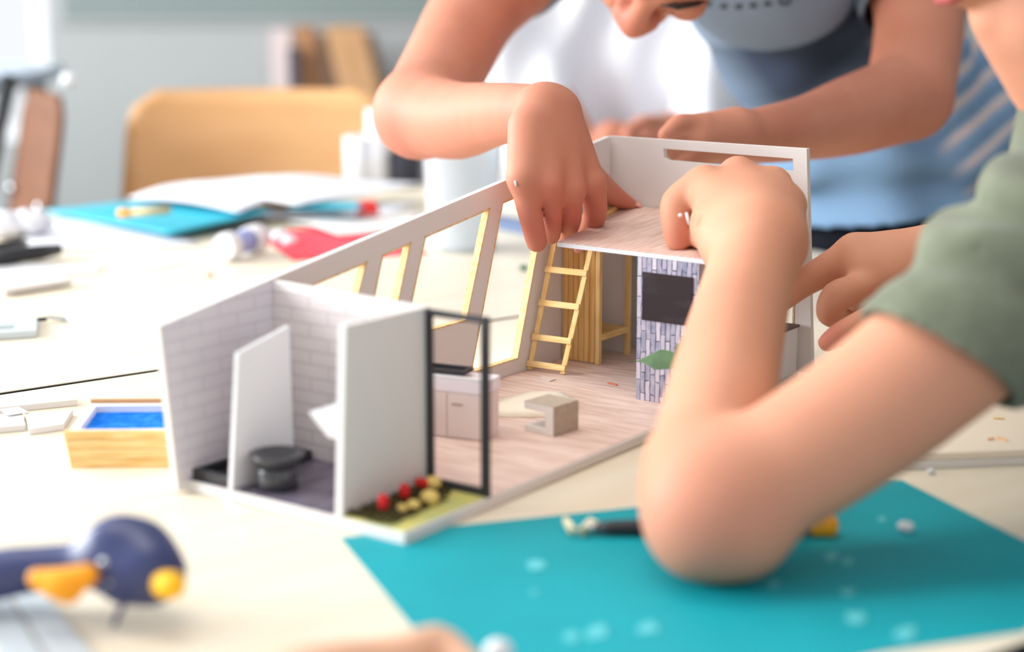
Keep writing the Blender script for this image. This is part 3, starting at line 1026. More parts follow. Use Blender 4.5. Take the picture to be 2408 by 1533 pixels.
# woolly rug
m = HM()
n = 40
cu, cv = 262, 96
top = []
for i in range(n):
    an = 2 * pi * i / n
    r = 31 + 3 * sin(3 * an) + random.uniform(-1.4, 1.4)
    top.append((cu + r * 1.15 * cos(an), cv + r * 0.88 * sin(an)))
m.add([(cu, cv, 12.4)] + [(cu + (p[0] - cu) * 0.6, cv + (p[1] - cv) * 0.6, 12 + random.uniform(-.4, .4)) for p in top] + [(p[0], p[1], 10.4) for p in top] + [(p[0], p[1], 7.7) for p in top],
      [(0, 1 + i, 1 + (i + 1) % n) for i in range(n)] + [(1 + i, 1 + n + i, 1 + n + (i + 1) % n, 1 + (i + 1) % n) for i in range(n)] + [(1 + n + i, 1 + 2 * n + i, 1 + 2 * n + (i + 1) % n, 1 + n + (i + 1) % n) for i in range(n)], 0, True)
tag(m.built('rug', wool), 'cream woolly rug piece on the model floor behind the grey side table', 'model rug')

# bathtub and washbasin
bt = mthing('bathtub', 35, 150, 7.5, 'black bathtub in the bathroom corner of the house model', 'model bathtub')
m = HM()
m.plate([[(3, 134), (74, 134), (74, 165), (3, 165)], [(7, 138), (70, 138), (70, 162), (7, 162)]], lambda p, s: (p[0], p[1], 7.7 + 6 * s))
m.box((7, 138, 7.8), (70, 162, 8.6))
m.built('tub', blackp, bt, 0.0003)
tl = mthing('pedestal_bowl', 19, 113, 7.5, 'dark pedestal bowl between shower screen and partition wall', 'model basin')
gloss = mat('glossy_charcoal', (58, 58, 62), 0.18, 0.6)
m = HM()
m.lathe([(0.1, 7.7), (12.3, 7.7), (11.8, 14), (12.0, 20), (11.5, 20.6), (0.1, 20.6)], (19.5, 111.5, 0), 28)
m.built('pedestal', gloss, tl)
m = HM()
m.lathe([(0.1, 20.8), (11.6, 20.8), (13.4, 23.5), (16.0, 27), (16.3, 28.5), (13.4, 28), (9, 24.5), (0.1, 23.5)], (20.5, 111.5, 0), 28)
m.built('bowl', gloss, tl)
wbz = HM()
wbz.hexa([(8, 49.5, 49), (38, 49.5, 49), (38, 60, 49), (8, 60, 49)], [(4, 49.5, 60), (44, 49.5, 60), (44, 71, 63), (4, 71, 63)])
wb_o = wbz.built('washbasin', white, None, 0.0006)
tag(wb_o, 'white washbasin fixed to the bathroom side of the partition wall', 'model washbasin')
HM().box((9, 53, 61.8), (39, 67, 62.9)).built('basin_hollow', paper_g, wb_o)

# garden
m = HM()
rnd = random.Random(3)
for i in range(900):
    u, v = rnd.uniform(4, 72), rnd.uniform(13.5, 43.5)
    if v < 13.5 + 10 * (u / 72) ** 3:
        continue
    a = rnd.uniform(0, 2 * pi)
    l = rnd.uniform(2.5, 6)
    z0 = 7.7 + rnd.uniform(0, 1.5)
    du, dv, dz = l * cos(a), l * sin(a), rnd.uniform(-0.2, 2.2)
    p0 = Vector((u, v, z0)); p1 = Vector((min(max(u + du, 2.5), 74), min(max(v + dv, 12), 43.8), z0 + max(dz, 0)))
    strip(m, p0, p1, (0.35, 0.35, 0.1), 0.6)
o = m.built('moss', moss)
tag(o, 'dark tangled moss bed along the partition wall on the lawn', 'moss', kind='stuff')
for u, v, kind, lab in ((16, 27, 'u', 'upright red flower at the front end of the moss bed'), (38, 30, 'u', 'upright red flower in the middle of the moss bed'),
                        (58, 35, 'l', 'red flower lying over near the black doorway frame')):
    t = mthing('flower', u, v, 8, lab, 'model flower', 'red felt flowers in the garden')
    if kind == 'u':
        HM().tube([(u, v, 7.7), (u, v, 12)], 1.0, 8).built('stem', moss, t)
        HM().ball((u, v, 15.5), (3.2, 3.2, 5.0)).built('bloom', red, t)
    else:
        HM().tube([(u, v, 8.5), (u + 1, v, 12)], 1.0, 8).built('stem', moss, t)
        HM().ball((u + 2, v, 14), (3.2, 5.5, 3.0)).built('bloom', red, t)
for u, v, r, z, lab in ((25, 21, 3.0, 10.5, 'small yellow pebble nearest the front red flower'), (32, 18.5, 3.6, 11, 'second yellow pebble touching the small one at the lawn edge'),
                        (47, 19, 5.2, 11.5, 'large flat yellow pebble in the middle of the lawn'), (64, 30, 4.6, 14, 'tall yellow pebble beside the lying red flower')):
    o = HM().ball((u, v, z), (r, r * 1.1, r * 0.85), jit=0.05).built('pebble', yellow)
    tag(o, lab, 'model pebble', 'yellow pebbles on the lawn')

# low cabinet and plant by the far corner
lc = mthing('low_cabinet', 440, 22, 7.5, 'low white cabinet with dark top by the model back wall', 'model cabinet')
HM().box((424, -6, 7.6), (462, 44, 43)).built('cabinet_body', white, lc, 0.0004)
HM().box((423, -7, 43.2), (463, 45, 45)).built('cabinet_top', mat('dark_brown_print', (86, 62, 60), 0.5), lc)
pp = mthing('potted_plant', 298, 0, 7.5, 'potted plant with green paper leaves in front of the stone wall', 'model plant')
HM().lathe([(5, 7.6), (7, 18), (7.4, 18), (6.4, 17), (0.1, 16.5)], (298, -1 + 1, 0)).built('pot', white, pp)
HM().tube([(298, 0, 16), (298.5, 0.3, 32), (299, 1, 46)], 0.8, 8).built('stem', leafm, pp)
for k, (dx, dy, dz, wid) in enumerate(((3, 43, -7, 8.0), (-10, -8, 12, 6), (8, -12, 10, 6), (-2, -4, 22, 5))):
    a = Vector((299, 1, 46))
    b = a + Vector((dx, dy, dz))
    d = (b - a)
    side = d.cross(Vector((-0.75, 0, 0.65))).normalized()
    up = side.cross(d).normalized()
    top, fs = [], []
    for i in range(13):
        t = i / 12
        ww = wid * (sin(pi * min(1, t * 0.62 + 0.40)) ** 0.9 if t > .45 else sin(pi * (t * 0.9 + 0.1)) ** 0.6) * (1.0 if t < 0.45 else max(0.02, (1 - t) / 0.55) ** 1.45)
        c = a + d * t + up * (3.5 * sin(pi * t))
        top += [c - side * ww, c + up * 0.5, c + side * ww]
    vs = top + [p - up * 0.4 for p in top]
    for i in range(12):
        for q in (0, 1):
            j = i * 3 + q
            fs += [(j, j + 1, j + 4, j + 3), (39 + j, 39 + j + 3, 39 + j + 4, 39 + j + 1)]
        fs += [(i * 3, i * 3 + 3, 42 + i * 3, 39 + i * 3), (i * 3 + 2, 41 + i * 3, 44 + i * 3, i * 3 + 5)]
    HM().add(vs, fs, 0, False).built('leaf', leafm, pp)

# strips and scraps
bs = empty('balsa_strip', hp(432, 150, 121), A0, 'balsa batten lying on the loft deck under the thumb', 'wood strip', 'balsa strips on the loft deck')
m = HM()
strip(m, (398, 135.4, 121.0), (449, 147.0, 123.6), (0.2, -0.6, 2.4), 1.6)
m.built('batten', balsa_h, bs)
m = HM()
strip(m, (398, 144, 122.0), (456, 152.5, 125.6), (0.5, -4.0, 0), 3.4)
tag(m.built('balsa_strip', mat('pale_balsa', (232, 214, 176), 0.8, bump=(700, 0.6, 0.001))), 'pale rough balsa strip behind the batten on the loft deck', 'wood strip', 'balsa strips on the loft deck')
m = HM()
strip(m, (276, 76, 12.8), (268, 70, 13.6), (1, 2, 0), 1.4)
strip(m, (271, 73, 13.4), (262, 66, 11), (1, 1.6, 0), 1.2)
tag(m.built('paper_scrap', white, None, 0.0003), 'tiny crumpled white scrap just behind the grey side table', 'scrap')
m = HM()
strip(m, (350, 92, 8.0), (348, 83, 8.2), (1, 0, 0), 0.5)
tag(m.built('orange_chip', mat('orange_chip_m', (222, 120, 76), 0.7)), 'tiny orange chip on the model floor right of the ladder', 'scrap')
m = HM()
strip(m, (336, 143, 7.9), (333, 130, 7.9), (4, 0, 0), 0.4)
tag(m.built('clear_offcut', mat('frosted_clear', (226, 208, 202), 0.3), None), 'frosted clear offcut at the foot of the ladder', 'scrap')

# ================================================================== mats, tools and paper on the near table
def slab(name, pts, z0, z1, m, label, cat, group=None, bev=0.0003, zoff=0.0):
    q = [P(x, y, zoff) for x, y in pts]
    n = MB().plate([[(p.x, p.y) for p in q]], lambda p, s: (p[0], p[1], T + z0 + (z1 - z0) * s))
    c = sum(q, Vector()) / len(q)
    return tag(n.build(name, m, None, bev, loc=(c.x, c.y, T + z0)), label, cat, group)


slab('cutting_mat', [(800, 1265), (2120, 1130), (2408, 1272), (2560, 1340), (2408, 1486), (2083, 1533), (1500, 1660), (1080, 1615)], 0.0, 0.0003, teal,
     'large teal cutting mat under the bent elbow on the near table', 'cutting mat')
bpy.data.objects['cutting_mat'].location.z = T + 0.0001

mt = [(1262, 1332, 26), (1255, 1395, 10), (1345, 1500, 22), (1400, 1490, 34), (1525, 1478, 30), (1785, 1328, 24), (1955, 1310, 20), (1994, 1322, 18), (2008, 1455, 26), (2128, 1490, 34), (1993, 1395, 18), (2075, 1223, 14), (1820, 1375, 16)]
gl = ['left of the elbow below the model corner', 'second, left part', 'faint, at the bottom left', 'at the bottom edge left part', 'bright, at the bottom edge centre', 'right of the elbow top', 'beside the elbow shadow', 'small, in the elbow shadow', 'in the lower right of the mat', 'lowest at the right of the mat', 'right middle of the mat', 'tiny, near the yellow handle end', 'just right of the elbow']
for i, (x, y, r) in enumerate(mt):
    q = []
    for k in range(9):
        a = 2 * pi * k / 9
        rr = r * random.uniform(0.6, 1.15)
        q.append((x + rr * cos(a), y + rr * 0.55 * sin(a)))
    slab('glue_flake', q, 0.0005, 0.0008, flake, 'pale dried glue flake on the teal mat, ' + gl[i], 'glue flake', 'dried glue flakes on the teal mat', 0)
o = MB().ball(P(2130, 1238, 0.0035), (0.0045, 0.0035, 0.003), jit=0.12).build('paper_crumb', white, None, loc=tuple(P(2130, 1238, 0.0008)))
tag(o, 'round white crumb on the teal mat right of the yellow handle end', 'crumb')

# modelling knife that passes behind the elbow
ka, kb = P(1395, 1240, 0.005), P(1965, 1236, 0.006)
kn = empty('craft_knife', tuple(P(1680, 1238, 0.001)), 0, 'black craft knife with yellow end lying behind the elbow', 'knife')
kd = (kb - ka)
MB().tube([ka + kd * 0.02, ka + kd * 0.08, ka + kd * 0.3, ka + kd * 0.9], [0.0030, 0.0040, 0.0046, 0.0046], 16).build('handle', blackp, kn)
MB().tube([ka + kd * 0.895, ka + kd * 0.91, ka + kd * 0.985, ka + kd * 1.0, ka + kd * 1.01], [0.0046, 0.0056, 0.0060, 0.0050, 0.002], 16).build('cap_or_glint', orange, kn)
MB().tube([ka - kd * 0.03, ka + kd * 0.02], [0.0022, 0.0024], 12).build('ferrule', steel, kn)
MB().tube([P(1330, 1222, .006), P(1345, 1245, .005), P(1368, 1250, .004), P(1390, 1228, .006), P(1412, 1238, .0055)], [0.0020, 0.0027, 0.0026, 0.0030, 0.0022], 12).build('glue_blob', blob, kn)

# white board stack at the right
slab('foam_board_sheet', [(2060, 1110), (2620, 1084), (2620, 925), (2250, 935)], 0.0002, 0.0048, foam, 'lower white foam board sheet at the right of the teal mat', 'board', 'foam boards at the right')
slab('foam_board_sheet', [(2040, 1075), (2620, 1051), (2620, 900), (2250, 905)], 0.0050, 0.0096, mat('cream_board', (238, 224, 204), 0.7), 'upper cream board sheet carrying two wood chips at the right', 'board', 'foam boards at the right', zoff=0.009)
for a, b, lab in (((2322, 1033), (2337, 1030), 'left of the two wood chips on the cream board'), ((2345, 1028), (2366, 1035), 'right of the two wood chips on the cream board')):
    p, q = P(*a, 0.0102), P(*b, 0.0102)
    m = MB(); strip(m, p, q, (0.0003, 0.0011, 0), 0.0008)
    tag(m.build('wood_chip', orange if False else mat('wood_chip_m', (236, 178, 110), 0.7), None, loc=tuple(p)), lab, 'wood chip', 'wood chips on the cream board')
m = MB(); strip(m, P(2335, 983, 0.0103), P(2362, 984, 0.0103), (0, 0.0007, 0), 0.0006)
tag(m.build('pine_sliver', balsa, None, loc=tuple(P(2350, 984, 0.01))), 'thin dark sliver on the cream board behind the wood chips', 'wood chip')
tag(MB().ball(P(2190, 1108, 0.002), (0.0025, 0.002, 0.0018), jit=0.2).build('paper_crumb', white, None, loc=tuple(P(2190, 1108, 0))), 'white crumb in front of the lower foam board', 'crumb')
slab('paper_scrap', [(520, 1172), (545, 1185), (588, 1210), (540, 1200)], 0.0002, 0.0012, paper, 'white paper offcut in front of the model bathroom', 'scrap')

# hot glue gun
gg = empty('glue_gun', tuple(P(250, 1420, 0.0)), 0, 'navy glue gun with orange trigger lying at the bottom left', 'glue gun')
f = Field(); f.K = 0.012
f.chain([(-160, 1395, 0.7960, 62), (0, 1350, 0.7960, 60), (110, 1335, 0.7960, 54), (215, 1326, 0.7930, 52), (262, 1318, 0.7920, 54)], 0.004)
f.chain([(258, 1284, 0.7910, 60), (266, 1330, 0.7890, 58), (285, 1372, 0.7860, 44)], 0.006)
f.chain([(330, 1300, 0.7960, 66), (345, 1340, 0.7860, 74), (355, 1368, 0.7860, 56)], 0.006)
f.chain([(290, 1270, 0.7960, 44), (340, 1290, 0.7960, 50), (388, 1345, 0.7890, 42)], 0.006)
gb = f.mesh('gun_body', 0.0016, navy, gg, 2)
f = Field()
f.chain([(88, 1360, 0.7730, 24), (150, 1374, 0.7720, 30), (205, 1352, 0.7720, 28)], 0.004)
f.chain([(150, 1378, 0.7720, 28), (162, 1400, 0.7720, 14)], 0.004)
f.mesh('trigger', 0.0013, orange, gg, 2)
f = Field()
f.chain([(388, 1375, 0.7730, 33), (404, 1376, 0.7690, 34)], 0.003)
f.mesh('nozzle_cap', 0.0013, amber, gg, 1)
MB().ball(D(246, 1322, 0.7770), 0.0026).build('screw', steel, gg)
MB().ball(D(262, 1368, 0.7770), 0.0026).build('screw', steel, gg)
MB().tube([D(305, 1390, 0.7730), D(285, 1430, 0.7760), P(268, 1468, 0.0014)], 0.0016, 8).build('stand', navy, gg)

# ruler at the bottom left
q = [P(-60, 1400, 0.002), P(105, 1395, 0.002), P(245, 1570, 0.002), P(20, 1590, 0.002)]
rul = empty('ruler', tuple(P(110, 1480, 0)), 0, 'pale metal ruler under the glue gun handle at bottom left', 'ruler')
for s0, s1 in ((0.0, 0.46), (0.54, 1.0)):
    a, b = q[0].lerp(q[1], s0), q[0].lerp(q[1], s1)
    c, d = q[3].lerp(q[2], s1), q[3].lerp(q[2], s0)
    zz = Vector((0, 0, 0.001))
    MB().hexa([a - zz, b - zz, c - zz, d - zz], [a, b, c, d]).build('blade', greymetal, rul, 0.0003)
a, b = q[0].lerp(q[1], 0.46), q[0].lerp(q[1], 0.54)
c, d = q[3].lerp(q[2], 0.54), q[3].lerp(q[2], 0.46)
MB().hexa([p - Vector((0, 0, 0.001)) for p in (a, b, c, d)], [p - Vector((0, 0, 0.0006)) for p in (a, b, c, d)]).build('groove', mat('ruler_groove', (150, 152, 150), 0.5), rul)

# miniature pool
pz = empty('pool_box', tuple(P(290, 1090, 0)), 0, 'miniature pool, wooden box lined white with blue felt water', 'model pool')
fl, fr_ = P(166, 1101, 0), P(420, 1099, 0)
fx = (fr_ - fl).normalized() * 0.085
bd = (P(205, 960, 0.0) - P(172, 1030, 0.0)).normalized()
bd = Vector((-0.05, 1, 0)).normalized()
dep = 0.070
hgt = 0.0245
tl_, tr_ = fl + Vector((-0.0035, 0, hgt)), fl + fx + Vector((0.0, 0, hgt))
for k in range(4):
    a0, a1 = k / 4, (k + 1) / 4 - 0.012
    A, B = fl.lerp(tl_, a0), (fl + fx).lerp(tr_, a0)
    A2, B2 = fl.lerp(tl_, a1), (fl + fx).lerp(tr_, a1)
    y = Vector((0, 0.0025, 0))
    MB().hexa([A, B, B + y, A + y], [A2, B2, B2 + y, A2 + y]).build('front_slat', balsa_h, pz, 0.0004)
bk0 = fl + bd * dep
MB().hexa([bk0, bk0 + fx, bk0 + fx + y, bk0 + y], [bk0 + Vector((0, 0, hgt + .002)), bk0 + fx + Vector((0, 0, hgt + .002)), bk0 + fx + y + Vector((0, 0, hgt + .002)), bk0 + y + Vector((0, 0, hgt + .002))]).build('back_panel', tanbd, pz)
inn = MB()
th = 0.0045
for A, B in (((0, 0.003), (1, 0.003)), ((0, dep - 0.001), (1, dep - 0.001))):
    pass
o1 = [fl + fx * 0.0 + bd * 0.0030, fl + fx * 1.0 + bd * 0.0030, fl + fx * 1.0 + bd * (dep - 0.0004), fl + bd * (dep - 0.0004)]
i1 = [o1[0] + Vector((th * 1.2, th * .4, 0)), o1[1] + Vector((-th, th * .4, 0)), o1[2] + Vector((-th, -th * 1.4, 0)), o1[3] + Vector((th * 1.2, -th * 1.4, 0))]
inn.plate([[(p.x, p.y) for p in o1], [(p.x, p.y) for p in i1]], lambda p, s: (p[0], p[1], T + 0.001 + (hgt - 0.0015) * s))
inn.build('liner', paper, pz, 0.0003)
MB().plate([[(p.x, p.y) for p in i1]], lambda p, s: (p[0], p[1], T + 0.001 + (hgt - 0.006) * s)).build('felt_water', bluefelt, pz)

# foam strips left of the pool
slab('foam_strip', [(-60, 948), (150, 924), (182, 941), (-60, 966)], 0.0002, 0.0046, foam, 'long thin foam board strip behind the grey card at the left', 'foam strip', 'foam board strips at the left', zoff=0.004)
slab('foam_strip', [(-70, 981), (52, 970), (60, 1000), (-70, 1012)], 0.0002, 0.0046, foam, 'foam board strip under the grey card at the left edge', 'foam strip', 'foam board strips at the left', zoff=0.004)
slab('foam_strip', [(60, 974), (172, 964), (150, 998), (68, 1010)], 0.0002, 0.0046, foam, 'short foam board piece touching the wooden pool box', 'foam strip', 'foam board strips at the left', zoff=0.004)
slab('grey_card', [(0, 961), (44, 955), (68, 968), (16, 976)], 0.0052, 0.0058, paper_g, 'small grey card lying on the foam board strips', 'card', zoff=0.006)
# big paper and cutter behind
slab('paper_sheet', [(140, 752), (330, 690), (720, 640), (800, 760), (400, 830)], 0.0003, 0.0008, paper, 'large white sheet of paper behind the tiled bathroom wall', 'paper', 'white paper sheets')
ct = empty('utility_cutter', tuple(P(60, 765, 0)), 0, 'grey metal cutter with slotted body at the left edge', 'cutter')
b1 = [P(x, y, 0.006) for x, y in ((-120, 742), (62, 738), (88, 752), (86, 778), (-120, 792))]
hl = [P(x, y, 0.006) for x, y in ((-100, 772), (34, 764), (38, 774), (-100, 783))]
MB().plate([[(p.x, p.y) for p in b1], [(p.x, p.y) for p in hl]], lambda p, s: (p[0], p[1], T + 0.0005 + 0.006 * s), 0, 0).build('cutter_body', greymetal, ct, 0.0004)
MB().tube([P(86, 752, 0.004), P(110, 750, 0.004)], 0.002, 8).build('neck', blackp, ct)
m = MB(); strip(m, P(112, 745, 0.004), P(156, 750, 0.003), (0, 0.004, 0), 0.0008); m.build('blade', steel, ct)

# ================================================================== the far table
def wav(a, b, c, ph=0.0):
    return lambda s, t: a + b * sin(2.2 * s + 3 * t + ph) ** 2 + c * s * t


def sheet(name, pts, m, label, cat, group=None, h=None, th=0.0008, z=None):
    z = z or [0.001] * 4
    q = [P(x, y, zz) for (x, y), zz in zip(pts, z)]
    o = MB().sheet(q, 16, 16, h, th).build(name, m, None, loc=tuple(P(*pts[0], 0)))
    return tag(o, label, cat, group)


sheet('teal_sheet', [(100, 497), (400, 466), (640, 498), (400, 552)], teal_far, 'curved teal plastic sheet lying under the white papers at the far left', 'sheet', 'teal sheets on the far table',
      lambda s, t: 0.0, 0.0016, [0.005, 0.009, 0.017, 0.011])
sheet('paper_sheet', [(300, 468), (450, 430), (780, 436), (560, 500)], paper, 'white sheet overlapping the teal sheet on the far table', 'paper', 'white paper sheets', lambda s, t: 0.004 * sin(pi * s) + 0.006 * sin(pi * t), 0.001, [0.014, 0.014, 0.022, 0.022])
sheet('paper_sheet', [(436, 436), (620, 418), (1000, 436), (700, 486)], paper, 'white sheet humped at the top of the paper pile', 'paper', 'white paper sheets', lambda s, t: 0.014 * sin(pi * s) * sin(pi * t) ** 2 + 0.002, 0.001, [0.026, 0.029, 0.021, 0.027])
sheet('paper_sheet', [(560, 512), (640, 496), (985, 484), (870, 520)], paper, 'white sheet under the red box at the front of the pile', 'paper', 'white paper sheets', wav(0.0, 0.003, 0), 0.001, [0.006, 0.008, 0.006, 0.005])
sheet('teal_sheet', [(680, 492), (750, 474), (860, 478), (850, 492)], teal_far, 'small teal sliver between white sheets left of the red box', 'sheet', 'teal sheets on the far table', None, 0.001, [0.0235, 0.0235, 0.0235, 0.0235])
pe = empty('pencil', tuple(P(300, 502, 0.02)), 0, 'orange pencil lying on the teal sheet beside the papers', 'pencil')
pa, pb = P(278, 502, 0.026), P(400, 494, 0.030)
MB().tube([pa, pa.lerp(pb, 0.25)], 0.0052, 10).build('tip', orange, pe)
MB().tube([pa.lerp(pb, 0.25), pb], 0.0050, 10).build('shaft', mat('pencil_tan', (206, 176, 120), 0.6), pe)
gs = empty('glue_stick', tuple(P(560, 590, 0.0)), 0, 'glue stick with white cap facing us beside the red paper', 'glue stick')
ga, gb_ = P(524, 583, 0.0165), P(640, 548, 0.0165)
gd = gb_ - ga
MB().tube([ga, ga + gd * 0.05, ga + gd * 0.16, ga + gd * 0.18], [0.014, 0.0155, 0.0155, 0.014], 24).build('cap', white, gs)
MB().tube([ga + gd * 0.18, ga + gd * 0.5], [0.0125, 0.0125], 24).build('tube', mat('pale_blue_tube', (150, 160, 214), 0.4), gs)
MB().tube([ga + gd * 0.5, ga + gd * 0.72], [0.0155, 0.0155], 24).build('base_knob', white, gs)
slab('red_paper', [(596, 548), (790, 536), (860, 540), (1010, 598), (690, 614)], 0.0006, 0.0014, redpaper, 'sheet of red paper on the far table behind the window wall', 'paper', None, 0)
sheet('torn_paper', [(670, 520), (990, 505), (960, 545), (800, 552)], mat('torn_paper_m', (238, 232, 228), 0.8), 'torn off white sheet lying over the top of the red paper', 'paper', None, wav(0.0, 0.003, 0), 0.001, [0.004, 0.006, 0.004, 0.004])
rbx = MB()
ra, rb_ = P(837, 506, 0.0125), P(890, 504, 0.0125)
rx = rb_ - ra
rbx.hexa([ra, ra + rx, ra + rx + Vector((0, .02, 0)), ra + Vector((0, .02, 0))], [ra + rx * .12 + Vector((0, 0, .016)), ra + rx * .88 + Vector((0, 0, .016)), ra + rx * .88 + Vector((0, .02, .016)), ra + rx * .12 + Vector((0, .02, .016))])
tag(rbx.build('red_block', redbox, None, 0.002, loc=tuple(ra)), 'small bright red plastic block standing on the white sheets', 'block')
for x, y, r, lab in ((622, 552, 0.012, 'leftmost crumpled white bit on the red paper'), (658, 556, 0.011, 'middle crumpled white bit on the red paper'), (682, 566, 0.009, 'rightmost crumpled white bit on the red paper'),
                     (70, 524, 0.026, 'crumpled white paper heap at the far left of the table'), (10, 528, 0.026, 'crumpled white paper lump at the left edge behind the scissors')):
    tag(MB().ball(P(x, y, r * 0.6), (r, r, r * 0.62), jit=0.16).build('crumpled_paper', paper, None, loc=tuple(P(x, y, 0))), lab, 'crumpled paper', 'crumpled paper bits')
sheet('paper_sheet', [(20, 588), (110, 520), (330, 520), (470, 575)], paper, 'creased white sheet behind the scissors on the far table', 'paper', 'white paper sheets', None, 0.001, [0.001, 0.0012, 0.0012, 0.001])
sc = empty('scissors', tuple(P(30, 600, 0)), 0, 'scissors with black handles at the left edge of the far table', 'scissors')
MB().tube([P(-60, 592, 0.012), P(0, 582, 0.013), P(40, 574, 0.013), P(60, 571, 0.012)], [0.006, 0.006, 0.0055, 0.004], 10).build('handle', blackp, sc)
MB().tube([P(-60, 612, 0.010), P(20, 603, 0.010), P(90, 594, 0.010), P(140, 586, 0.010)], [0.007, 0.0085, 0.0085, 0.006], 10).build('handle', blackp, sc)
m = MB(); strip(m, P(-180, 615, 0.010), P(0, 590, 0.011), (0, 0.006, 0), 0.002); m.build('blade', steel, sc)
slab('grey_card', [(-60, 640), (20, 622), (240, 628), (230, 642), (-40, 660)], 0.0004, 0.0016, paper_g, 'pale grey card behind the white foam slab at the left', 'card')
slab('foam_slab', [(-40, 655), (10, 680), (170, 655), (60, 640)], 0.0020, 0.0080, foam, 'white foam slab with a cream cut edge at the left', 'foam slab', None, 0.0006, zoff=0.008)
slab('paper_sheet', [(215, 612), (300, 590), (470, 606), (345, 632)], 0.0004, 0.0012, mat('cream_paper', (244, 242, 236), 0.8), 'small cream white sheet on the far table above the large sheet', 'paper', 'white paper sheets')
tag(MB().ball(P(493, 646, 0.002), (0.003, 0.003, 0.002), jit=0.2).build('pink_crumb', mat('pink_crumb_m', (226, 150, 130), 0.7), None, loc=tuple(P(493, 646, 0))), 'tiny pink crumb on the far table left of the window wall', 'crumb')
slab('blue_case', [(1150, 535), (1175, 525), (1300, 552), (1300, 566)], 0.0004, 0.012, mat('dusty_navy', (84, 104, 140), 0.5), 'dusty blue ruler case seen through the last model window', 'case')
tag(MB().ball(P(1231, 629, 0.003), (0.005, 0.004, 0.003)).build('green_crumb', mat('green_crumb_m', (40, 110, 84), 0.7), None, loc=tuple(P(1231, 629, 0))), 'tiny green crumb on the table behind the ladder', 'crumb')

# clear tub
tb = P(1088, 585, 0.0)
tub = empty('plastic_cup', tuple(tb), 0, 'clear plastic beaker of water behind the model window wall', 'cup')
MB().lathe([(0.001, 0.001), (0.036, 0.001), (0.0375, 0.004), (0.046, 0.13), (0.0475, 0.131), (0.0475, 0.129), (0.0445, 0.128), (0.036, 0.006), (0.001, 0.004)], tb, 40).build('beaker', clear, tub)
# paper rolls and dark pot at the far edge
for x, r, h, lab in ((846, 0.022, 0.075, 'short white paper roll standing at the far table edge'), (890, 0.017, 0.115, 'tall white paper roll standing beside the short one')):
    p = P(x, 440, 0)
    o = MB().lathe([(r * 0.85, 0), (r, 0), (r, h), (r * 0.85, h), (r * 0.85, 0)], p, 24).build('paper_roll', paper, None, loc=tuple(p))
    tag(o, lab, 'paper roll', 'white paper rolls at the far edge')
p = P(950, 438, 0)
dpo = MB().lathe([(0.001, 0.001), (0.024, 0.001), (0.026, 0.05), (0.023, 0.05), (0.021, 0.003), (0.001, 0.003)], p, 28).build('dark_pot', darkgrey, None, loc=tuple(p))
tag(dpo, 'charcoal pot at the far table edge beneath the forearm', 'pot')

# ================================================================== people
def nail(c, n, along, L, W, parent):
    n, along = Vector(n).normalized(), Vector(along).normalized()
    s = n.cross(along).normalized()
    along = s.cross(n)
    M3 = Matrix((along, s, n)).transposed()
    return MB().ball(c, (L, W, 0.0012), M=M3, seg=16, rings=8).build('fingernail', nailm, parent)


def flush(o, pts):
    me = o.data
    n = len(me.vertices)
    co = np.zeros(n * 3, dtype=np.float32)
    me.vertices.foreach_get('co', co)
    co = co.reshape(-1, 3) + np.array(o.location)
    f = np.zeros(n)
    for p, r, k in pts:
        d2 = ((co - np.array(p)) ** 2).sum(1)
        f = np.maximum(f, k * np.exp(-d2 / (r * r)))
    at = me.attributes.new('flush', 'FLOAT', 'POINT')
    at.data.foreach_set('value', f.astype(np.float32))


def head(F, c, R, U, N, s=1.0, k=0.012):
    """face, skull, ears and neck root added to a field; returns the head frame"""
    hf = lambda r, u, n: np.array(Vector(c) + (R * r + U * u + N * n) * s)
    B = np.stack([np.array(R), np.array(U), np.array(N)], 1)
    g = F.ell(hf(0, 0.018, -0.012), B, np.array([0.074, 0.094, 0.092]) * s, k)
    F.ell(hf(0, -0.045, 0.022), B, np.array([0.056, 0.068, 0.060]) * s, k, g)
    F.limb([(hf(0, -0.092, 0.064), 0.018 * s), (hf(0, -0.085, 0.058), 0.022 * s)], k, g)
    for q in (-1, 1):
        F.limb([(hf(q * 0.055, -0.055, 0.0), 0.020 * s), (hf(q * 0.020, -0.090, 0.055), 0.017 * s)], k, g)
        F.limb([(hf(q * 0.012, 0.024, 0.078), 0.009 * s), (hf(q * 0.048, 0.024, 0.060), 0.009 * s)], k, g)
        F.limb([(hf(q * 0.040, -0.022, 0.062), 0.019 * s)], k, g)
        F.limb([(hf(q * 0.031, 0.004, 0.071), 0.0125 * s)], k, g)
    F.limb([(hf(0, 0.014, 0.080), 0.0095 * s), (hf(0, -0.010, 0.092), 0.0105 * s), (hf(0, -0.028, 0.099), 0.0135 * s)], 0.006 * s, g)
    for q in (-1, 1):
        F.limb([(hf(q * 0.0135, -0.032, 0.090), 0.0095 * s)], 0.006 * s, g)
    F.limb([(hf(-0.022, -0.060, 0.076), 0.007 * s), (hf(0, -0.060, 0.082), 0.009 * s), (hf(0.022, -0.060, 0.076), 0.007 * s)], 0.006 * s, g)
    for q in (-1, 1):
        ge = F.ell(hf(q * 0.077, -0.008, -0.012), B, np.array([0.009, 0.030, 0.018]) * s, 0.004)
    return hf, B


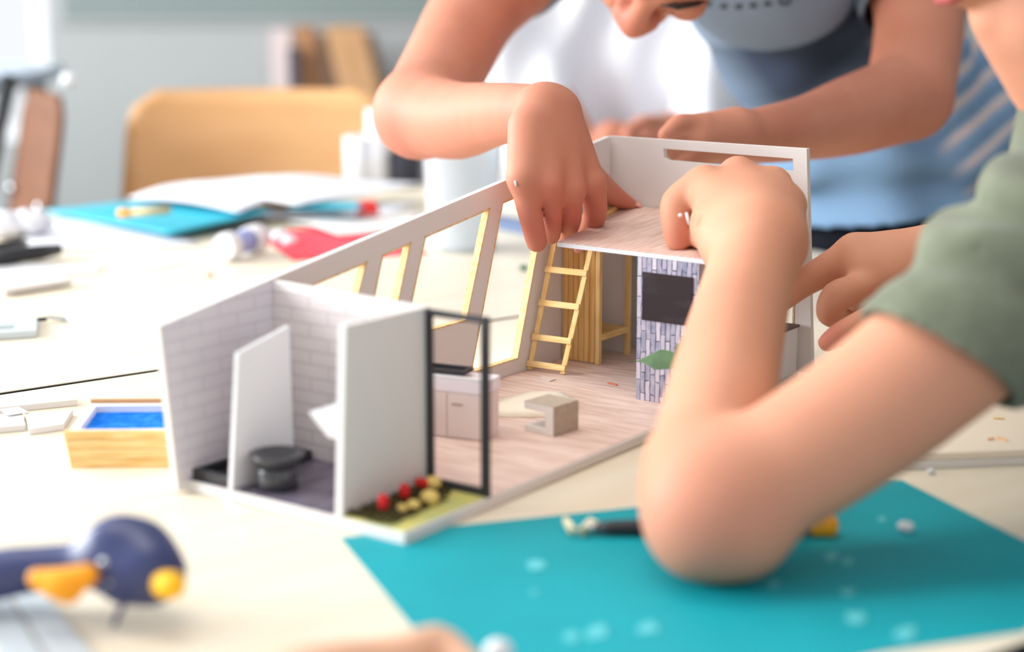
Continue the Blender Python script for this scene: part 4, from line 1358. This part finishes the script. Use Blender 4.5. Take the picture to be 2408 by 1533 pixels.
def hair_cap(name, hf, B, s, parent, cutoff, m=hairm):
    H = Field()
    H.ell(hf(0, 0.026, -0.018), B, np.array([0.081, 0.098, 0.097]) * s)
    H.fold = lambda X: 0.0018 * np.sin(X[..., 0] * 420 + 3 * np.sin(X[..., 2] * 90)) * np.sin(X[..., 1] * 300)
    n = -(B @ np.array(cutoff[0]))
    n = n / np.linalg.norm(n)
    H.cuts.append((hf(*cutoff[1]), n))
    return H.mesh(name, 0.004, m, parent, 1)


def brow(hf, pts, rad, parent):
    MB().tube([hf(*p) for p in pts], rad, 8).build('eyebrow', hairm, parent)


def shoe(parent, x, y, dx=0.0, dy=-1.0, m=darkgrey):
    f = Field()
    f.limb([((x, y, 0.045), 0.040), ((x + dx * 0.16, y + dy * 0.16, 0.035), 0.032)], 0.01)
    f.limb([((x, y, 0.05), 0.040), ((x, y, 0.09), 0.042)], 0.01)
    f.cuts.append(((0, 0, 0.002), (0, 0, -1)))
    return f.mesh('shoe', 0.006, m, parent, 1)


# ---------------------------------------------------------------- the leaning boy in blue (P1)
b = Field(); b.K = 0.012
b.chain([(1350, -190, 1.76, 130), (1136, 0, 1.66, 106), (1050, 150, 1.57, 101), (985, 264, 1.48, 96)], 0.02)
b.chain([(985, 268, 1.48, 97), (1075, 284, 1.405, 91), (1150, 271, 1.34, 77), (1228, 262, 1.262, 65), (1275, 262, 1.222, 62)], 0.02, 0)
# back of the right hand
g = b.chain([(1275, 260, 1.220, 60), (1238, 425, 1.187, 34)], 0.016)
b.chain([(1245, 300, 1.205, 52), (1228, 415, 1.187, 36)], 0.016, g)
b.chain([(1285, 265, 1.222, 60), (1290, 440, 1.190, 34)], 0.016, g)
b.chain([(1300, 262, 1.224, 58), (1345, 446, 1.205, 35)], 0.016, g)
b.chain([(1310, 270, 1.226, 56), (1388, 430, 1.226, 37)], 0.016, g)
b.chain([(1330, 330, 1.235, 50), (1372, 420, 1.245, 42)], 0.016, g)
b.groups[g][0] = 0.008
FK = 0.003
b.chain([(1230, 415, 1.186, 34), (1247, 505, 1.193, 29), (1262, 568, 1.203, 26)], FK)
b.chain([(1289, 450, 1.193, 29), (1300, 512, 1.208, 23), (1296, 554, 1.228, 22)], FK)
b.chain([(1341, 458, 1.205, 29), (1342, 515, 1.224, 25), (1330, 556, 1.252, 23)], FK)
b.chain([(1391, 436, 1.222, 33), (1400, 492, 1.240, 29), (1388, 540, 1.262, 26), (1368, 570, 1.276, 21)], FK)
b.chain([(1372, 408, 1.250, 42), (1422, 446, 1.288, 31), (1458, 468, 1.308, 22), (1494, 486, 1.322, 13)], FK)
b.K = 0.006
# left arm
b.chain([(2110, -190, 1.78, 135), (2160, 0, 1.73, 108), (2157, 110, 1.68, 103), (2138, 222, 1.63, 104)], 0.018)
b.chain([(2136, 228, 1.628, 104), (2000, 272, 1.56, 93), (1900, 300, 1.51, 77), (1790, 318, 1.455, 66), (1730, 315, 1.43, 56)], 0.02)
g = b.chain([(1730, 312, 1.43, 54), (1650, 312, 1.41, 46)], 0.014)
b.chain([(1730, 322, 1.43, 54), (1640, 345, 1.405, 42)], 0.014, g)
for (x1, y1, x2, y2, x3, y3, r) in ((1650, 300, 1600, 292, 1567, 318, 24), (1645, 322, 1592, 322, 1565, 350, 25), (1640, 345, 1590, 352, 1566, 374, 24), (1640, 362, 1605, 378, 1585, 396, 22)):
    b.chain([(x1, y1, 1.405, r + 6), (x2, y2, 1.395, r + 1), (x3, y3, 1.390, r - 3)], FK)
# trunk, neck and head
NCK = D(1660, -310, 1.74)
b.chain([(1400, -230, 1.80, 150), (2060, -230, 1.82, 150)], 0.03)
b.chain([(1800, -300, 1.86, 150), (1980, 60, 1.96, 150), (2170, 420, 2.03, 180)], 0.03)
N1 = Vector((-0.32, -0.27, -0.90)).normalized()
U1 = Vector((0.14, -0.96, 0.26)); U1 = (U1 - N1 * U1.dot(N1)).normalized()
R1 = U1.cross(N1).normalized()
HS = 0.98
brow_at = D(1528, 0, 1.47)
hc = brow_at - (N1 * 0.088 + U1 * 0.025) * HS
hf1, B1 = head(b, hc, R1, U1, N1, HS)
b.limb([(hf1(0, -0.03, -0.03), 0.055), (tuple(NCK), 0.062), (tuple(D(1720, -260, 1.82)), 0.075)], 0.03)
boy = b.mesh('person', 0.0020, skin_a, None, 2, loc=tuple(D(2190, 470, 2.0).xy) + (0.0,))
tag(boy, 'person in blue grey t-shirt leaning over the model with both arms', 'person')
flush(boy, [(D(1255, 530, 1.19), .018, .35), (D(1297, 530, 1.20), .016, .55), (D(1340, 515, 1.21), .016, .5), (D(1392, 500, 1.23), .016, .35), (D(1292, 455, 1.18), .012, .35), (D(1470, 470, 1.30), .02, .35), (D(1200, 250, 1.24), .02, .2), (D(960, 320, 1.46), .04, .25), (hf1(0, -.03, .10), .02, .25)])
hair_cap('hair', hf1, B1, HS, boy, ((0, 0.62, -0.78), (0, 0.05, 0.062)))
brow(hf1, [(0.010, 0.0225, 0.0865), (0.026, 0.027, 0.0855), (0.042, 0.026, 0.076), (0.054, 0.020, 0.064)], [0.0020, 0.0028, 0.0024, 0.0010], boy)
brow(hf1, [(-0.010, 0.0225, 0.0865), (-0.026, 0.027, 0.0855), (-0.042, 0.026, 0.076), (-0.054, 0.020, 0.064)], [0.0020, 0.0028, 0.0024, 0.0010], boy)
for q in (-1, 1):
    for i in range(7):
        a = Vector(hf1(q * (0.020 + 0.004 * i), -0.005, 0.0815 - 0.0009 * i * i * 0.4))
        MB().tube([a, a + N1 * 0.006 - U1 * 0.004 + R1 * q * (0.0005 * (i - 3))], [0.0004, 0.0002], 5).build('eyelash', hairm, boy) if i % 2 == 0 else None
MB().tube([hf1(-0.020, -0.0605, 0.0845), hf1(0, -0.0605, 0.0915), hf1(0.020, -0.0605, 0.0845)], [0.002, 0.0035, 0.002], 8).build('lips', lipm, boy)
nail(D(1362, 581, 1.2655), (0.1, -0.9, -0.2), (-0.3, 0, -1), 0.0055, 0.0042, boy)
nail(D(1500, 481, 1.3175), (0.45, -0.4, 0.7), (1, 0.3, -0.5), 0.0045, 0.003, boy)
m = MB().tube([D(1211, 425, 1.176), D(1214, 438, 1.176)], [0.0009, 0.0007], 6)
m.build('glue_speck', white, boy)
MB().ball(D(1058, 219, 1.3905), 0.0011, seg=10, rings=6).build('mole', hairm, boy)

# t-shirt
t = Field(); t.K = 0.04
t.chain([(1400, -240, 1.80, 185), (2040, -240, 1.82, 185)], 0.05)
t.chain([(1780, -230, 1.80, 250), (1800, -120, 1.76, 235), (1850, -70, 1.77, 180)], 0.03)
t.chain([(1830, -40, 1.90, 225), (2010, 190, 1.95, 262), (2120, 360, 1.98, 300), (2150, 600, 2.02, 315)], 0.05)
CH0, PEL = np.array(D(1790, -130, 1.80)), np.array(D(2190, 470, 2.0))
AX = (PEL - CH0) / np.linalg.norm(PEL - CH0)
LT = np.cross(AX, np.array([0.0, -1.0, 0.1])); LT /= np.linalg.norm(LT)


def fold1(X):
    s = (X - CH0) @ AX
    q = (X - CH0) @ LT
    wgt = np.clip((s - 0.06) / 0.1, 0, 1)
    return wgt * (0.008 * np.sin(s * 62 + q * 26 + 1.2 * np.sin(q * 31)) + 0.005 * np.sin(q * 55 - s * 38))


t.fold = fold1
hem = D(2050, 566, 1.80)
hn = np.array((0.20, 0.0, -1.0)); hn /= np.linalg.norm(hn)
t.cuts.append((tuple(hem), tuple(hn)))
t.hollow = 0.011
for q in (0,):
    pass
ts = t.mesh('t_shirt', 0.0042, jersey, boy, 4)
# sleeves
for nm, pts, cp, cn in (('sleeve', [(2090, -230, 1.80, 165), (2150, -20, 1.735, 138), (2158, 60, 1.715, 132)], D(2135, 26, 1.73), np.array(D(2158, 60, 1.715)) - np.array(D(2120, -150, 1.77))),
                        ('sleeve', [(1370, -240, 1.78, 160), (1215, -95, 1.70, 140), (1160, -30, 1.67, 132)], D(1200, -70, 1.69), np.array(D(1160, -30, 1.67)) - np.array(D(1370, -240, 1.78)))):
    sl = Field(); sl.K = 0.02
    sl.chain(pts, 0.03)
    sl.cuts.append((tuple(cp), tuple(cn / np.linalg.norm(cn))))
    sl.hollow = 0.006
    so_ = sl.mesh(nm, 0.0032, jersey, ts, 1)


def colour_jersey(o):
    me = o.data
    n = len(me.vertices)
    co = np.zeros(n * 3, dtype=np.float32)
    me.vertices.foreach_get('co', co)
    co = co.reshape(-1, 3)
    s = (co - CH0) @ AX
    q = (co - CH0) @ LT
    base = np.array(lin((128, 143, 162))[:3])
    low = np.array(lin((122, 154, 186))[:3])
    pink = np.array(lin((206, 190, 188))[:3])
    dark = np.array(lin((104, 126, 148))[:3])
    c = base + (low - base) * np.clip((s - 0.12) / 0.09, 0, 1)[:, None]
    q0 = (co - CH0) @ np.array((0.83, 0.0, 0.56))
    fold_shade = np.array(lin((58, 68, 86))[:3])  # dark band paints the shade under the chest fold into the cloth
    c = c + (fold_shade - c) * (np.clip((s - FS0) / 0.010, 0, 1) * np.clip((FS1 - s) / 0.06, 0, 1) * np.clip((q0 + 0.13) / 0.06, 0, 1))[:, None]
    s2 = (co - CH0) @ np.array((0.56, 0.0, -0.83))
    q2 = (co - CH0) @ np.array((0.83, 0.0, 0.56))
    ph = s2 / 0.029 + 0.3 * np.sin(q2 * 17)
    fr_ = ph - np.floor(ph)
    on = np.clip((q2 - 0.035) / 0.03, 0, 1) * np.clip((s2 - 0.14) / 0.02, 0, 1) * np.clip((s - 0.12) / 0.03, 0, 1)
    st_ = np.clip((0.20 - np.abs(fr_ - 0.5)) / 0.06, 0, 1)
    dk_ = np.clip((0.16 - np.abs(fr_ - 0.05)) / 0.06, 0, 1)
    c = c + (pink - c) * (st_ * on)[:, None]
    c = c + (dark - c) * (dk_ * on * 0.8)[:, None]
    at = me.color_attributes.new('stripe', 'FLOAT_COLOR', 'POINT')
    at.data.foreach_set('color', np.concatenate([c, np.ones((n, 1))], 1).astype(np.float32).ravel())


FS0, FS1 = 0.075, 0.20
SGN = 1.0 if LT[0] > 0 else -1.0
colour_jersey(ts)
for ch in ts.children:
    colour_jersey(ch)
# printed row of characters across the chest, laid on the cloth
dg = bpy.context.evaluated_depsgraph_get()
bvh = BVHTree.FromPolygons([tuple(v.co) for v in ts.data.vertices], [tuple(p.vertices) for p in ts.data.polygons])


def on_shirt(x, y):
    h = bvh.ray_cast(CAM, ray(x, y).normalized())
    return h[0] - ray(x, y).normalized() * 0.0012 if h[0] else D(x, y, 1.66)


m = MB()
for x, y in ((1665, 9), (1702, 15), (1737, 16), (1771, 13), (1805, 9)):
    c = [on_shirt(x + 9 * cos(a) , y + 6 * sin(a)) for a in [2 * pi * k / 10 for k in range(10)]]
    m.add(c + [p + Vector((0, 0.0006, 0)) for p in c], [list(range(10)), list(range(19, 9, -1))] + [(k, (k + 1) % 10, 10 + (k + 1) % 10, 10 + k) for k in range(10)])
n = 20
ro = [on_shirt(1846 + 15 * cos(2 * pi * k / n), 0 + 14 * sin(2 * pi * k / n)) for k in range(n)]
ri = [on_shirt(1846 + 9 * cos(2 * pi * k / n), 0 + 8 * sin(2 * pi * k / n)) for k in range(n)]
m.add(ro + ri + [p + Vector((0, 0.0006, 0)) for p in ro + ri], [(k, (k + 1) % n, n + (k + 1) % n, n + k) for k in range(n)] + [(2 * n + k, 3 * n + k, 3 * n + (k + 1) % n, 2 * n + (k + 1) % n) for k in range(n)])
m.build('lettering', inkm, ts)

pc = D(2180, 560, 2.03)
tr = Field(); tr.K = 0.03
tr.limb([((pc.x - 0.05, pc.y, 0.80), 0.125), ((pc.x + 0.05, pc.y + 0.02, 0.80), 0.125)], 0.03)
for q in (-1, 1):
    tr.limb([((pc.x + q * 0.085, pc.y, 0.76), 0.095), ((pc.x + q * 0.10, pc.y + 0.03, 0.44), 0.066), ((pc.x + q * 0.10, pc.y + 0.06, 0.08), 0.050)], 0.02)
tr.mesh('trousers', 0.008, trouser, boy, 1)
for q in (-1, 1):
    shoe(boy, pc.x + q * 0.10, pc.y + 0.06)

# ---------------------------------------------------------------- the boy in green at the right (P2)
b = Field(); b.K = 0.006
b.chain([(2620, 520, 0.93, 190), (2300, 760, 0.885, 176), (2056, 956, 0.862, 165), (1854, 1090, 0.850, 157), (1690, 1182, 0.842, 150)], 0.02)
b.chain([(1664, 1182, 0.842, 149), (1640, 1100, 0.875, 132)], 0.03, 0)
b.chain([(1648, 1150, 0.858, 138), (1690, 960, 0.925, 133), (1725, 800, 0.995, 118), (1752, 690, 1.045, 107), (1778, 600, 1.085, 104)], 0.02)
b.chain([(1642, 1258, 0.838, 78), (1752, 1262, 0.838, 82)], 0.03, 0)
# left hand bent over on the deck
g = b.chain([(1745, 570, 1.10, 82), (1655, 440, 1.165, 44)], 0.016)
b.chain([(1775, 560, 1.10, 88), (1735, 420, 1.175, 48)], 0.016, g)
b.chain([(1795, 560, 1.10, 88), (1818, 440, 1.17, 46)], 0.016, g)
b.chain([(1805, 575, 1.10, 84), (1850, 490, 1.155, 42)], 0.016, g)
b.chain([(1720, 590, 1.095, 56), (1665, 540, 1.13, 36)], 0.016, g)
b.chain([(1655, 432, 1.168, 44), (1592, 478, 1.165, 39), (1590, 535, 1.163, 34), (1594, 562, 1.163, 31)], FK)
b.chain([(1735, 410, 1.18, 43), (1690, 470, 1.24, 36), (1670, 545, 1.235, 30), (1672, 562, 1.230, 27)], FK)
b.chain([(1818, 432, 1.175, 40), (1800, 500, 1.235, 34), (1770, 560, 1.215, 28)], FK)
b.chain([(1855, 480, 1.155, 38), (1850, 545, 1.20, 30), (1830, 590, 1.19, 25)], FK)
b.chain([(1690, 560, 1.12, 42), (1645, 555, 1.17, 32), (1632, 568, 1.20, 25)], FK)
# right arm and pointing hand
b.chain([(2800, 560, 1.08, 150), (2560, 640, 1.15, 110), (2360, 612, 1.185, 84), (2190, 606, 1.20, 71)], 0.02)
g = b.chain([(2190, 604, 1.20, 70), (2010, 596, 1.205, 48)], 0.014)
b.chain([(2190, 615, 1.20, 70), (2040, 640, 1.195, 52)], 0.014, g)
b.chain([(2185, 632, 1.195, 60), (2100, 652, 1.19, 40)], 0.014, g)
b.chain([(2015, 598, 1.205, 48), (1955, 628, 1.208, 40), (1895, 662, 1.212, 34), (1845, 700, 1.216, 29), (1815, 728, 1.22, 24)], FK)
b.chain([(2040, 672, 1.186, 36), (1968, 696, 1.178, 37), (1950, 736, 1.182, 31), (1988, 752, 1.194, 27)], FK)
b.chain([(2095, 690, 1.202, 42), (2036, 716, 1.206, 40), (2024, 762, 1.210, 34)], FK)
b.chain([(2180, 692, 1.166, 46), (2075, 734, 1.160, 33), (1976, 786, 1.160, 29), (1944, 806, 1.163, 22)], FK)
# trunk, neck, head
SHL, SHR = D(2640, 470, 0.93), D(2900, 420, 1.13)
b.limb([(tuple(SHL), 0.05), (tuple(SHR), 0.055)], 0.03)
b.limb([(tuple(D(2720, 330, 1.02)), 0.06), (tuple(D(2560, 130, 0.98)), 0.050), (tuple(D(2500, 20, 0.97)), 0.050)], 0.03)
b.limb([(tuple(D(2800, 420, 1.03)), 0.085), ((0.66, 0.80, 0.80), 0.10)], 0.03)
N2 = Vector((-0.78, -0.12, -0.61)).normalized()
U2 = Vector((-0.60, -0.05, 0.80)); U2 = (U2 - N2 * U2.dot(N2)).normalized()
R2 = U2.cross(N2).normalized()
mouth = D(2232, -12, 0.965)
hs2 = 0.95
hc2 = mouth - (N2 * 0.086 + U2 * (-0.060)) * hs2
hf2, B2 = head(b, hc2, R2, U2, N2, hs2)
b.chain([(2350, 40, 0.965, 66), (2420, 92, 0.97, 92), (2530, 160, 0.98, 128), (2640, 260, 0.99, 170)], 0.03)
boy2 = b.mesh('person', 0.0024, skin_b, None, 2, loc=tuple(D(2900, 800, 1.02).xy) + (0.0,))
tag(boy2, 'person in sage green t-shirt resting a bent elbow on the teal mat', 'person')
flush(boy2, [(D(1594, 560, 1.15), .014, .35), (D(1735, 380, 1.16), .014, .15), (D(1660, 1290, .82), .045, .28), (D(1640, 560, 1.18), .015, .5), (D(1955, 790, 1.16), .015, .5), (hf2(.04, -.03, .06), .035, .2), (D(1860, 620, 1.07), .02, .15)])
hair_cap('hair', hf2, B2, hs2, boy2, ((0, 0.55, -0.84), (0, 0.05, 0.055)))
MB().tube([hf2(-0.022, -0.0605, 0.0815), hf2(-0.01, -0.0605, 0.0888), hf2(0.01, -0.0605, 0.0888), hf2(0.022, -0.0605, 0.0815)], [0.002, 0.004, 0.004, 0.002], 8).build('lips', lipm, boy2)
for q in (-1, 1):
    brow(hf2, [(q * 0.010, 0.0245, 0.0865), (q * 0.028, 0.029, 0.083), (q * 0.052, 0.021, 0.064)], [0.0026, 0.0032, 0.0014], boy2)
MB().tube([D(1614, 500, 1.112), D(1617, 511, 1.1115), D(1620, 528, 1.112)], [0.0008, 0.0011, 0.0007], 8).build('glue_streak', white, boy2)
MB().ball(D(1600, 506, 1.122), 0.0014, seg=10, rings=8).build('glue_streak', white, boy2)

t = Field(); t.K = 0.03
t.chain([(2080, 930, 0.866, 205), (2215, 838, 0.872, 208), (2420, 640, 0.895, 235), (2620, 500, 0.935, 258)], 0.03)
axg = np.array(D(2080, 925, 0.868)) - np.array(D(2620, 480, 0.93)); axg /= np.linalg.norm(axg)
HEM = np.array(D(2222, 848, 0.868))


def fold2(X):
    s = (X - HEM) @ axg
    ang = X[..., 2] * 120 + X[..., 0] * 40
    return 0.0052 * np.sin(-s * 70 + ang * 0.7 + 1.5 * np.sin(X[..., 1] * 60)) * np.clip((-s + 0.01) / 0.04, 0.15, 1)


t.fold = fold2
hn2 = axg * 0.80 + np.array((0.16, 0.12, -0.30)); hn2 /= np.linalg.norm(hn2)
t.cuts.append((tuple(HEM), tuple(hn2)))
t.hollow = 0.006
sleeve2 = t.mesh('t_shirt', 0.0030, greenm, boy2, 1)
t = Field(); t.K = 0.03
t.limb([(tuple(SHL + Vector((0.01, 0, 0))), 0.068), (tuple(SHR), 0.072)], 0.04)
t.limb([(tuple(D(2800, 440, 1.03)), 0.105), ((0.60, 0.86, 0.88), 0.115), ((0.69, 0.76, 0.62), 0.125)], 0.04)
t.limb([(tuple(D(2700, 330, 1.00)), 0.060), (tuple(D(2620, 250, 0.985)), 0.058)], 0.03)
t.fold = lambda X: 0.004 * np.sin(X[..., 2] * 60 + 20 * X[..., 0])
t.mesh('shirt_body', 0.006, greenm, sleeve2, 1)
t = Field(); t.K = 0.02
t.chain([(2860, 540, 1.09, 190), (2640, 620, 1.13, 165), (2560, 640, 1.15, 150)], 0.03)
t.mesh('far_sleeve', 0.005, greenm, sleeve2, 1)
q2 = Vector((0.70, 0.74, 0.56))
tr = Field(); tr.K = 0.03
tr.limb([((q2.x - 0.03, q2.y, 0.56), 0.13), ((q2.x + 0.06, q2.y + 0.05, 0.56), 0.13)], 0.03)
tr.limb([((q2.x - 0.05, q2.y - 0.05, 0.55), 0.085), ((q2.x - 0.30, q2.y + 0.14, 0.56), 0.066), ((q2.x - 0.30, q2.y + 0.16, 0.08), 0.05)], 0.02)
tr.limb([((q2.x + 0.0, q2.y + 0.12, 0.55), 0.085), ((q2.x - 0.14, q2.y + 0.36, 0.56), 0.066), ((q2.x - 0.14, q2.y + 0.38, 0.08), 0.05)], 0.02)
tr.mesh('trousers', 0.008, trouser, boy2, 1)
shoe(boy2, q2.x - 0.30, q2.y + 0.16, -0.8, 0.6)
shoe(boy2, q2.x - 0.14, q2.y + 0.38, -0.7, 0.7)
st2 = empty('stool', (q2.x + 0.02, q2.y + 0.02, 0), 0, 'stool under the person in the green t-shirt at the right', 'stool')
MB().lathe([(0.001, 0.405), (0.17, 0.405), (0.175, 0.415), (0.17, 0.428), (0.001, 0.43)], (q2.x + 0.02, q2.y + 0.02, 0), 32).build('seat', plywood, st2)
for a in range(4):
    an = pi / 4 + a * pi / 2
    MB().tube([(q2.x + 0.02 + 0.13 * cos(an), q2.y + 0.02 + 0.13 * sin(an), 0.405), (q2.x + 0.02 + 0.17 * cos(an), q2.y + 0.02 + 0.17 * sin(an), 0.0)], 0.012).build('leg', darkmetal, st2)

# ---------------------------------------------------------------- the person in white behind (P3)
b = Field(); b.K = 0.012
wc = D(1450, 200, 2.62)
sh_z = 1.33
b.limb([((wc.x - 0.15, wc.y, sh_z), 0.055), ((wc.x + 0.15, wc.y, sh_z), 0.055)], 0.03)
b.limb([((wc.x, wc.y, sh_z + 0.02), 0.06), ((wc.x, wc.y - 0.02, sh_z + 0.13), 0.052)], 0.03)
b.limb([((wc.x, wc.y, sh_z), 0.12), ((wc.x, wc.y, 0.85), 0.11)], 0.03)
N3 = Vector((-0.05, -0.8, -0.6)).normalized()
U3 = Vector((0, -0.6, 0.8)).normalized(); U3 = (U3 - N3 * U3.dot(N3)).normalized()
R3 = U3.cross(N3).normalized()
hf3, B3 = head(b, (wc.x, wc.y - 0.05, sh_z + 0.23), R3, U3, N3)
hd = D(1535, 300, 2.36)
b.limb([((wc.x + 0.17, wc.y, sh_z), 0.05), ((wc.x + 0.23, wc.y - 0.04, 1.08), 0.043), (tuple(D(1660, 335, 2.40)), 0.034), (tuple(D(1580, 312, 2.36)), 0.028)], 0.02)
b.limb([((wc.x - 0.17, wc.y, sh_z), 0.05), ((wc.x - 0.22, wc.y - 0.02, 1.08), 0.043), (tuple(D(1360, 345, 2.42)), 0.034), (tuple(D(1440, 330, 2.37)), 0.028)], 0.02)
g = b.chain([(1580, 308, 2.36, 40), (1530, 304, 2.35, 30)], 0.014)
for i in range(4):
    b.chain([(1535, 292 + 11 * i, 2.35, 16), (1500, 293 + 11 * i, 2.345, 13), (1475, 300 + 10 * i, 2.34, 11)], FK)
b.chain([(1560, 290, 2.34, 18), (1525, 282, 2.33, 14), (1500, 284, 2.33, 12)], FK)
g = b.chain([(1440, 330, 2.37, 40), (1470, 342, 2.37, 34)], 0.014)
for i in range(4):
    b.chain([(1470, 330 + 12 * i, 2.37, 16), (1500, 336 + 11 * i, 2.37, 13), (1522, 345 + 10 * i, 2.37, 11)], FK)
b.chain([(1455, 318, 2.36, 17), (1485, 318, 2.355, 14)], FK)
p3 = b.mesh('person', 0.004, skin_a, None, 1, loc=(wc.x, wc.y, 0))
tag(p3, 'person in loose white shirt standing behind, hands held at the waist', 'person')
hair_cap('hair', hf3, B3, 1.0, p3, ((0, 0.62, -0.78), (0, 0.05, 0.062)))
t = Field(); t.K = 0.04
t.limb([((wc.x - 0.15, wc.y, sh_z), 0.075), ((wc.x + 0.15, wc.y, sh_z), 0.075)], 0.04)
t.limb([((wc.x - 0.07, wc.y, sh_z - 0.05), 0.13), ((wc.x - 0.075, wc.y, 0.80), 0.145)], 0.05)
t.limb([((wc.x + 0.07, wc.y, sh_z - 0.05), 0.13), ((wc.x + 0.075, wc.y, 0.80), 0.145)], 0.05)
for q in (-1, 1):
    t.limb([((wc.x + q * 0.17, wc.y, sh_z), 0.075), ((wc.x + q * 0.225, wc.y - 0.03, 1.10), 0.074), (tuple(D(1450 + q * 185, 336, 2.41)), 0.060)], 0.04)
t.fold = lambda X: 0.010 * np.sin(X[..., 0] * 62 + 5 * np.sin(X[..., 2] * 9) + X[..., 2] * 9) * np.clip((1.34 - X[..., 2]) / 0.25, 0, 1)
t.cuts.append(((0, 0, 0.72), (0, 0, -1)))
t.mesh('shirt', 0.006, whitejersey, p3, 1)
tr = Field(); tr.K = 0.03
tr.limb([((wc.x - 0.05, wc.y, 0.78), 0.12), ((wc.x + 0.05, wc.y, 0.78), 0.12)], 0.03)
for q in (-1, 1):
    tr.limb([((wc.x + q * 0.085, wc.y, 0.74), 0.085), ((wc.x + q * 0.10, wc.y + 0.01, 0.42), 0.064), ((wc.x + q * 0.10, wc.y + 0.03, 0.08), 0.05)], 0.02)
tr.mesh('trousers', 0.008, mat('pale_trousers', (214, 218, 226), 0.9, 0.2), p3, 1)
for q in (-1, 1):
    shoe(p3, wc.x + q * 0.10, wc.y + 0.03)

# ---------------------------------------------------------------- hand coming in at the bottom edge (P4)
b = Field(); b.K = 0.006
def lay(pts):
    r = []
    for x, y, d, rr in pts:
        k = -ray(x, y).z
        r.append((x, y, min(d, (CH - 0.0025) / (k + rr / FPX * 1.02)), rr))
    return r


b.chain(lay([(300, 2150, 0.60, 190), (560, 1790, 0.655, 160), (640, 1690, 0.68, 130)]), 0.02)
g = b.chain(lay([(640, 1690, 0.68, 120), (800, 1600, 0.705, 72)]), 0.016)
b.chain(lay([(680, 1720, 0.685, 120), (930, 1660, 0.705, 70)]), 0.016, g)
b.chain(lay([(700, 1640, 0.69, 100), (900, 1580, 0.71, 66)]), 0.016, g)
b.chain(lay([(760, 1582, 0.705, 66), (880, 1556, 0.716, 56), (955, 1535, 0.722, 50)]), FK)
b.chain(lay([(900, 1580, 0.71, 66), (1024, 1522, 0.722, 54), (1090, 1570, 0.722, 48), (1150, 1612, 0.722, 42)]), FK)
b.chain(lay([(930, 1640, 0.705, 60), (1050, 1600, 0.715, 50), (1110, 1660, 0.715, 44)]), FK)
b.chain(lay([(920, 1700, 0.70, 56), (1020, 1680, 0.708, 46), (1070, 1730, 0.708, 40)]), FK)
b.chain(lay([(760, 1640, 0.70, 60), (900, 1600, 0.73, 42), (960, 1590, 0.735, 34)]), FK)
p4 = b.mesh('person', 0.0026, mat('skin_pale', (228, 178, 148), 0.5, 0.4, sss=0.15, noise=((222, 168, 138), 12, (1, 1, 1), 0.35, 0.72)), None, 2)
tag(p4, 'person at the bottom edge, only a bent hand coming into view', 'person')
o = MB().ball(P(1172, 1535, 0.007), (0.0068, 0.0068, 0.0062), jit=0.03).build('paper_ball', white, None, loc=tuple(P(1172, 1535, 0.0008)))
tag(o, 'white rounded paper ball beside the fingers at the bottom edge', 'crumpled paper', 'crumpled paper bits')
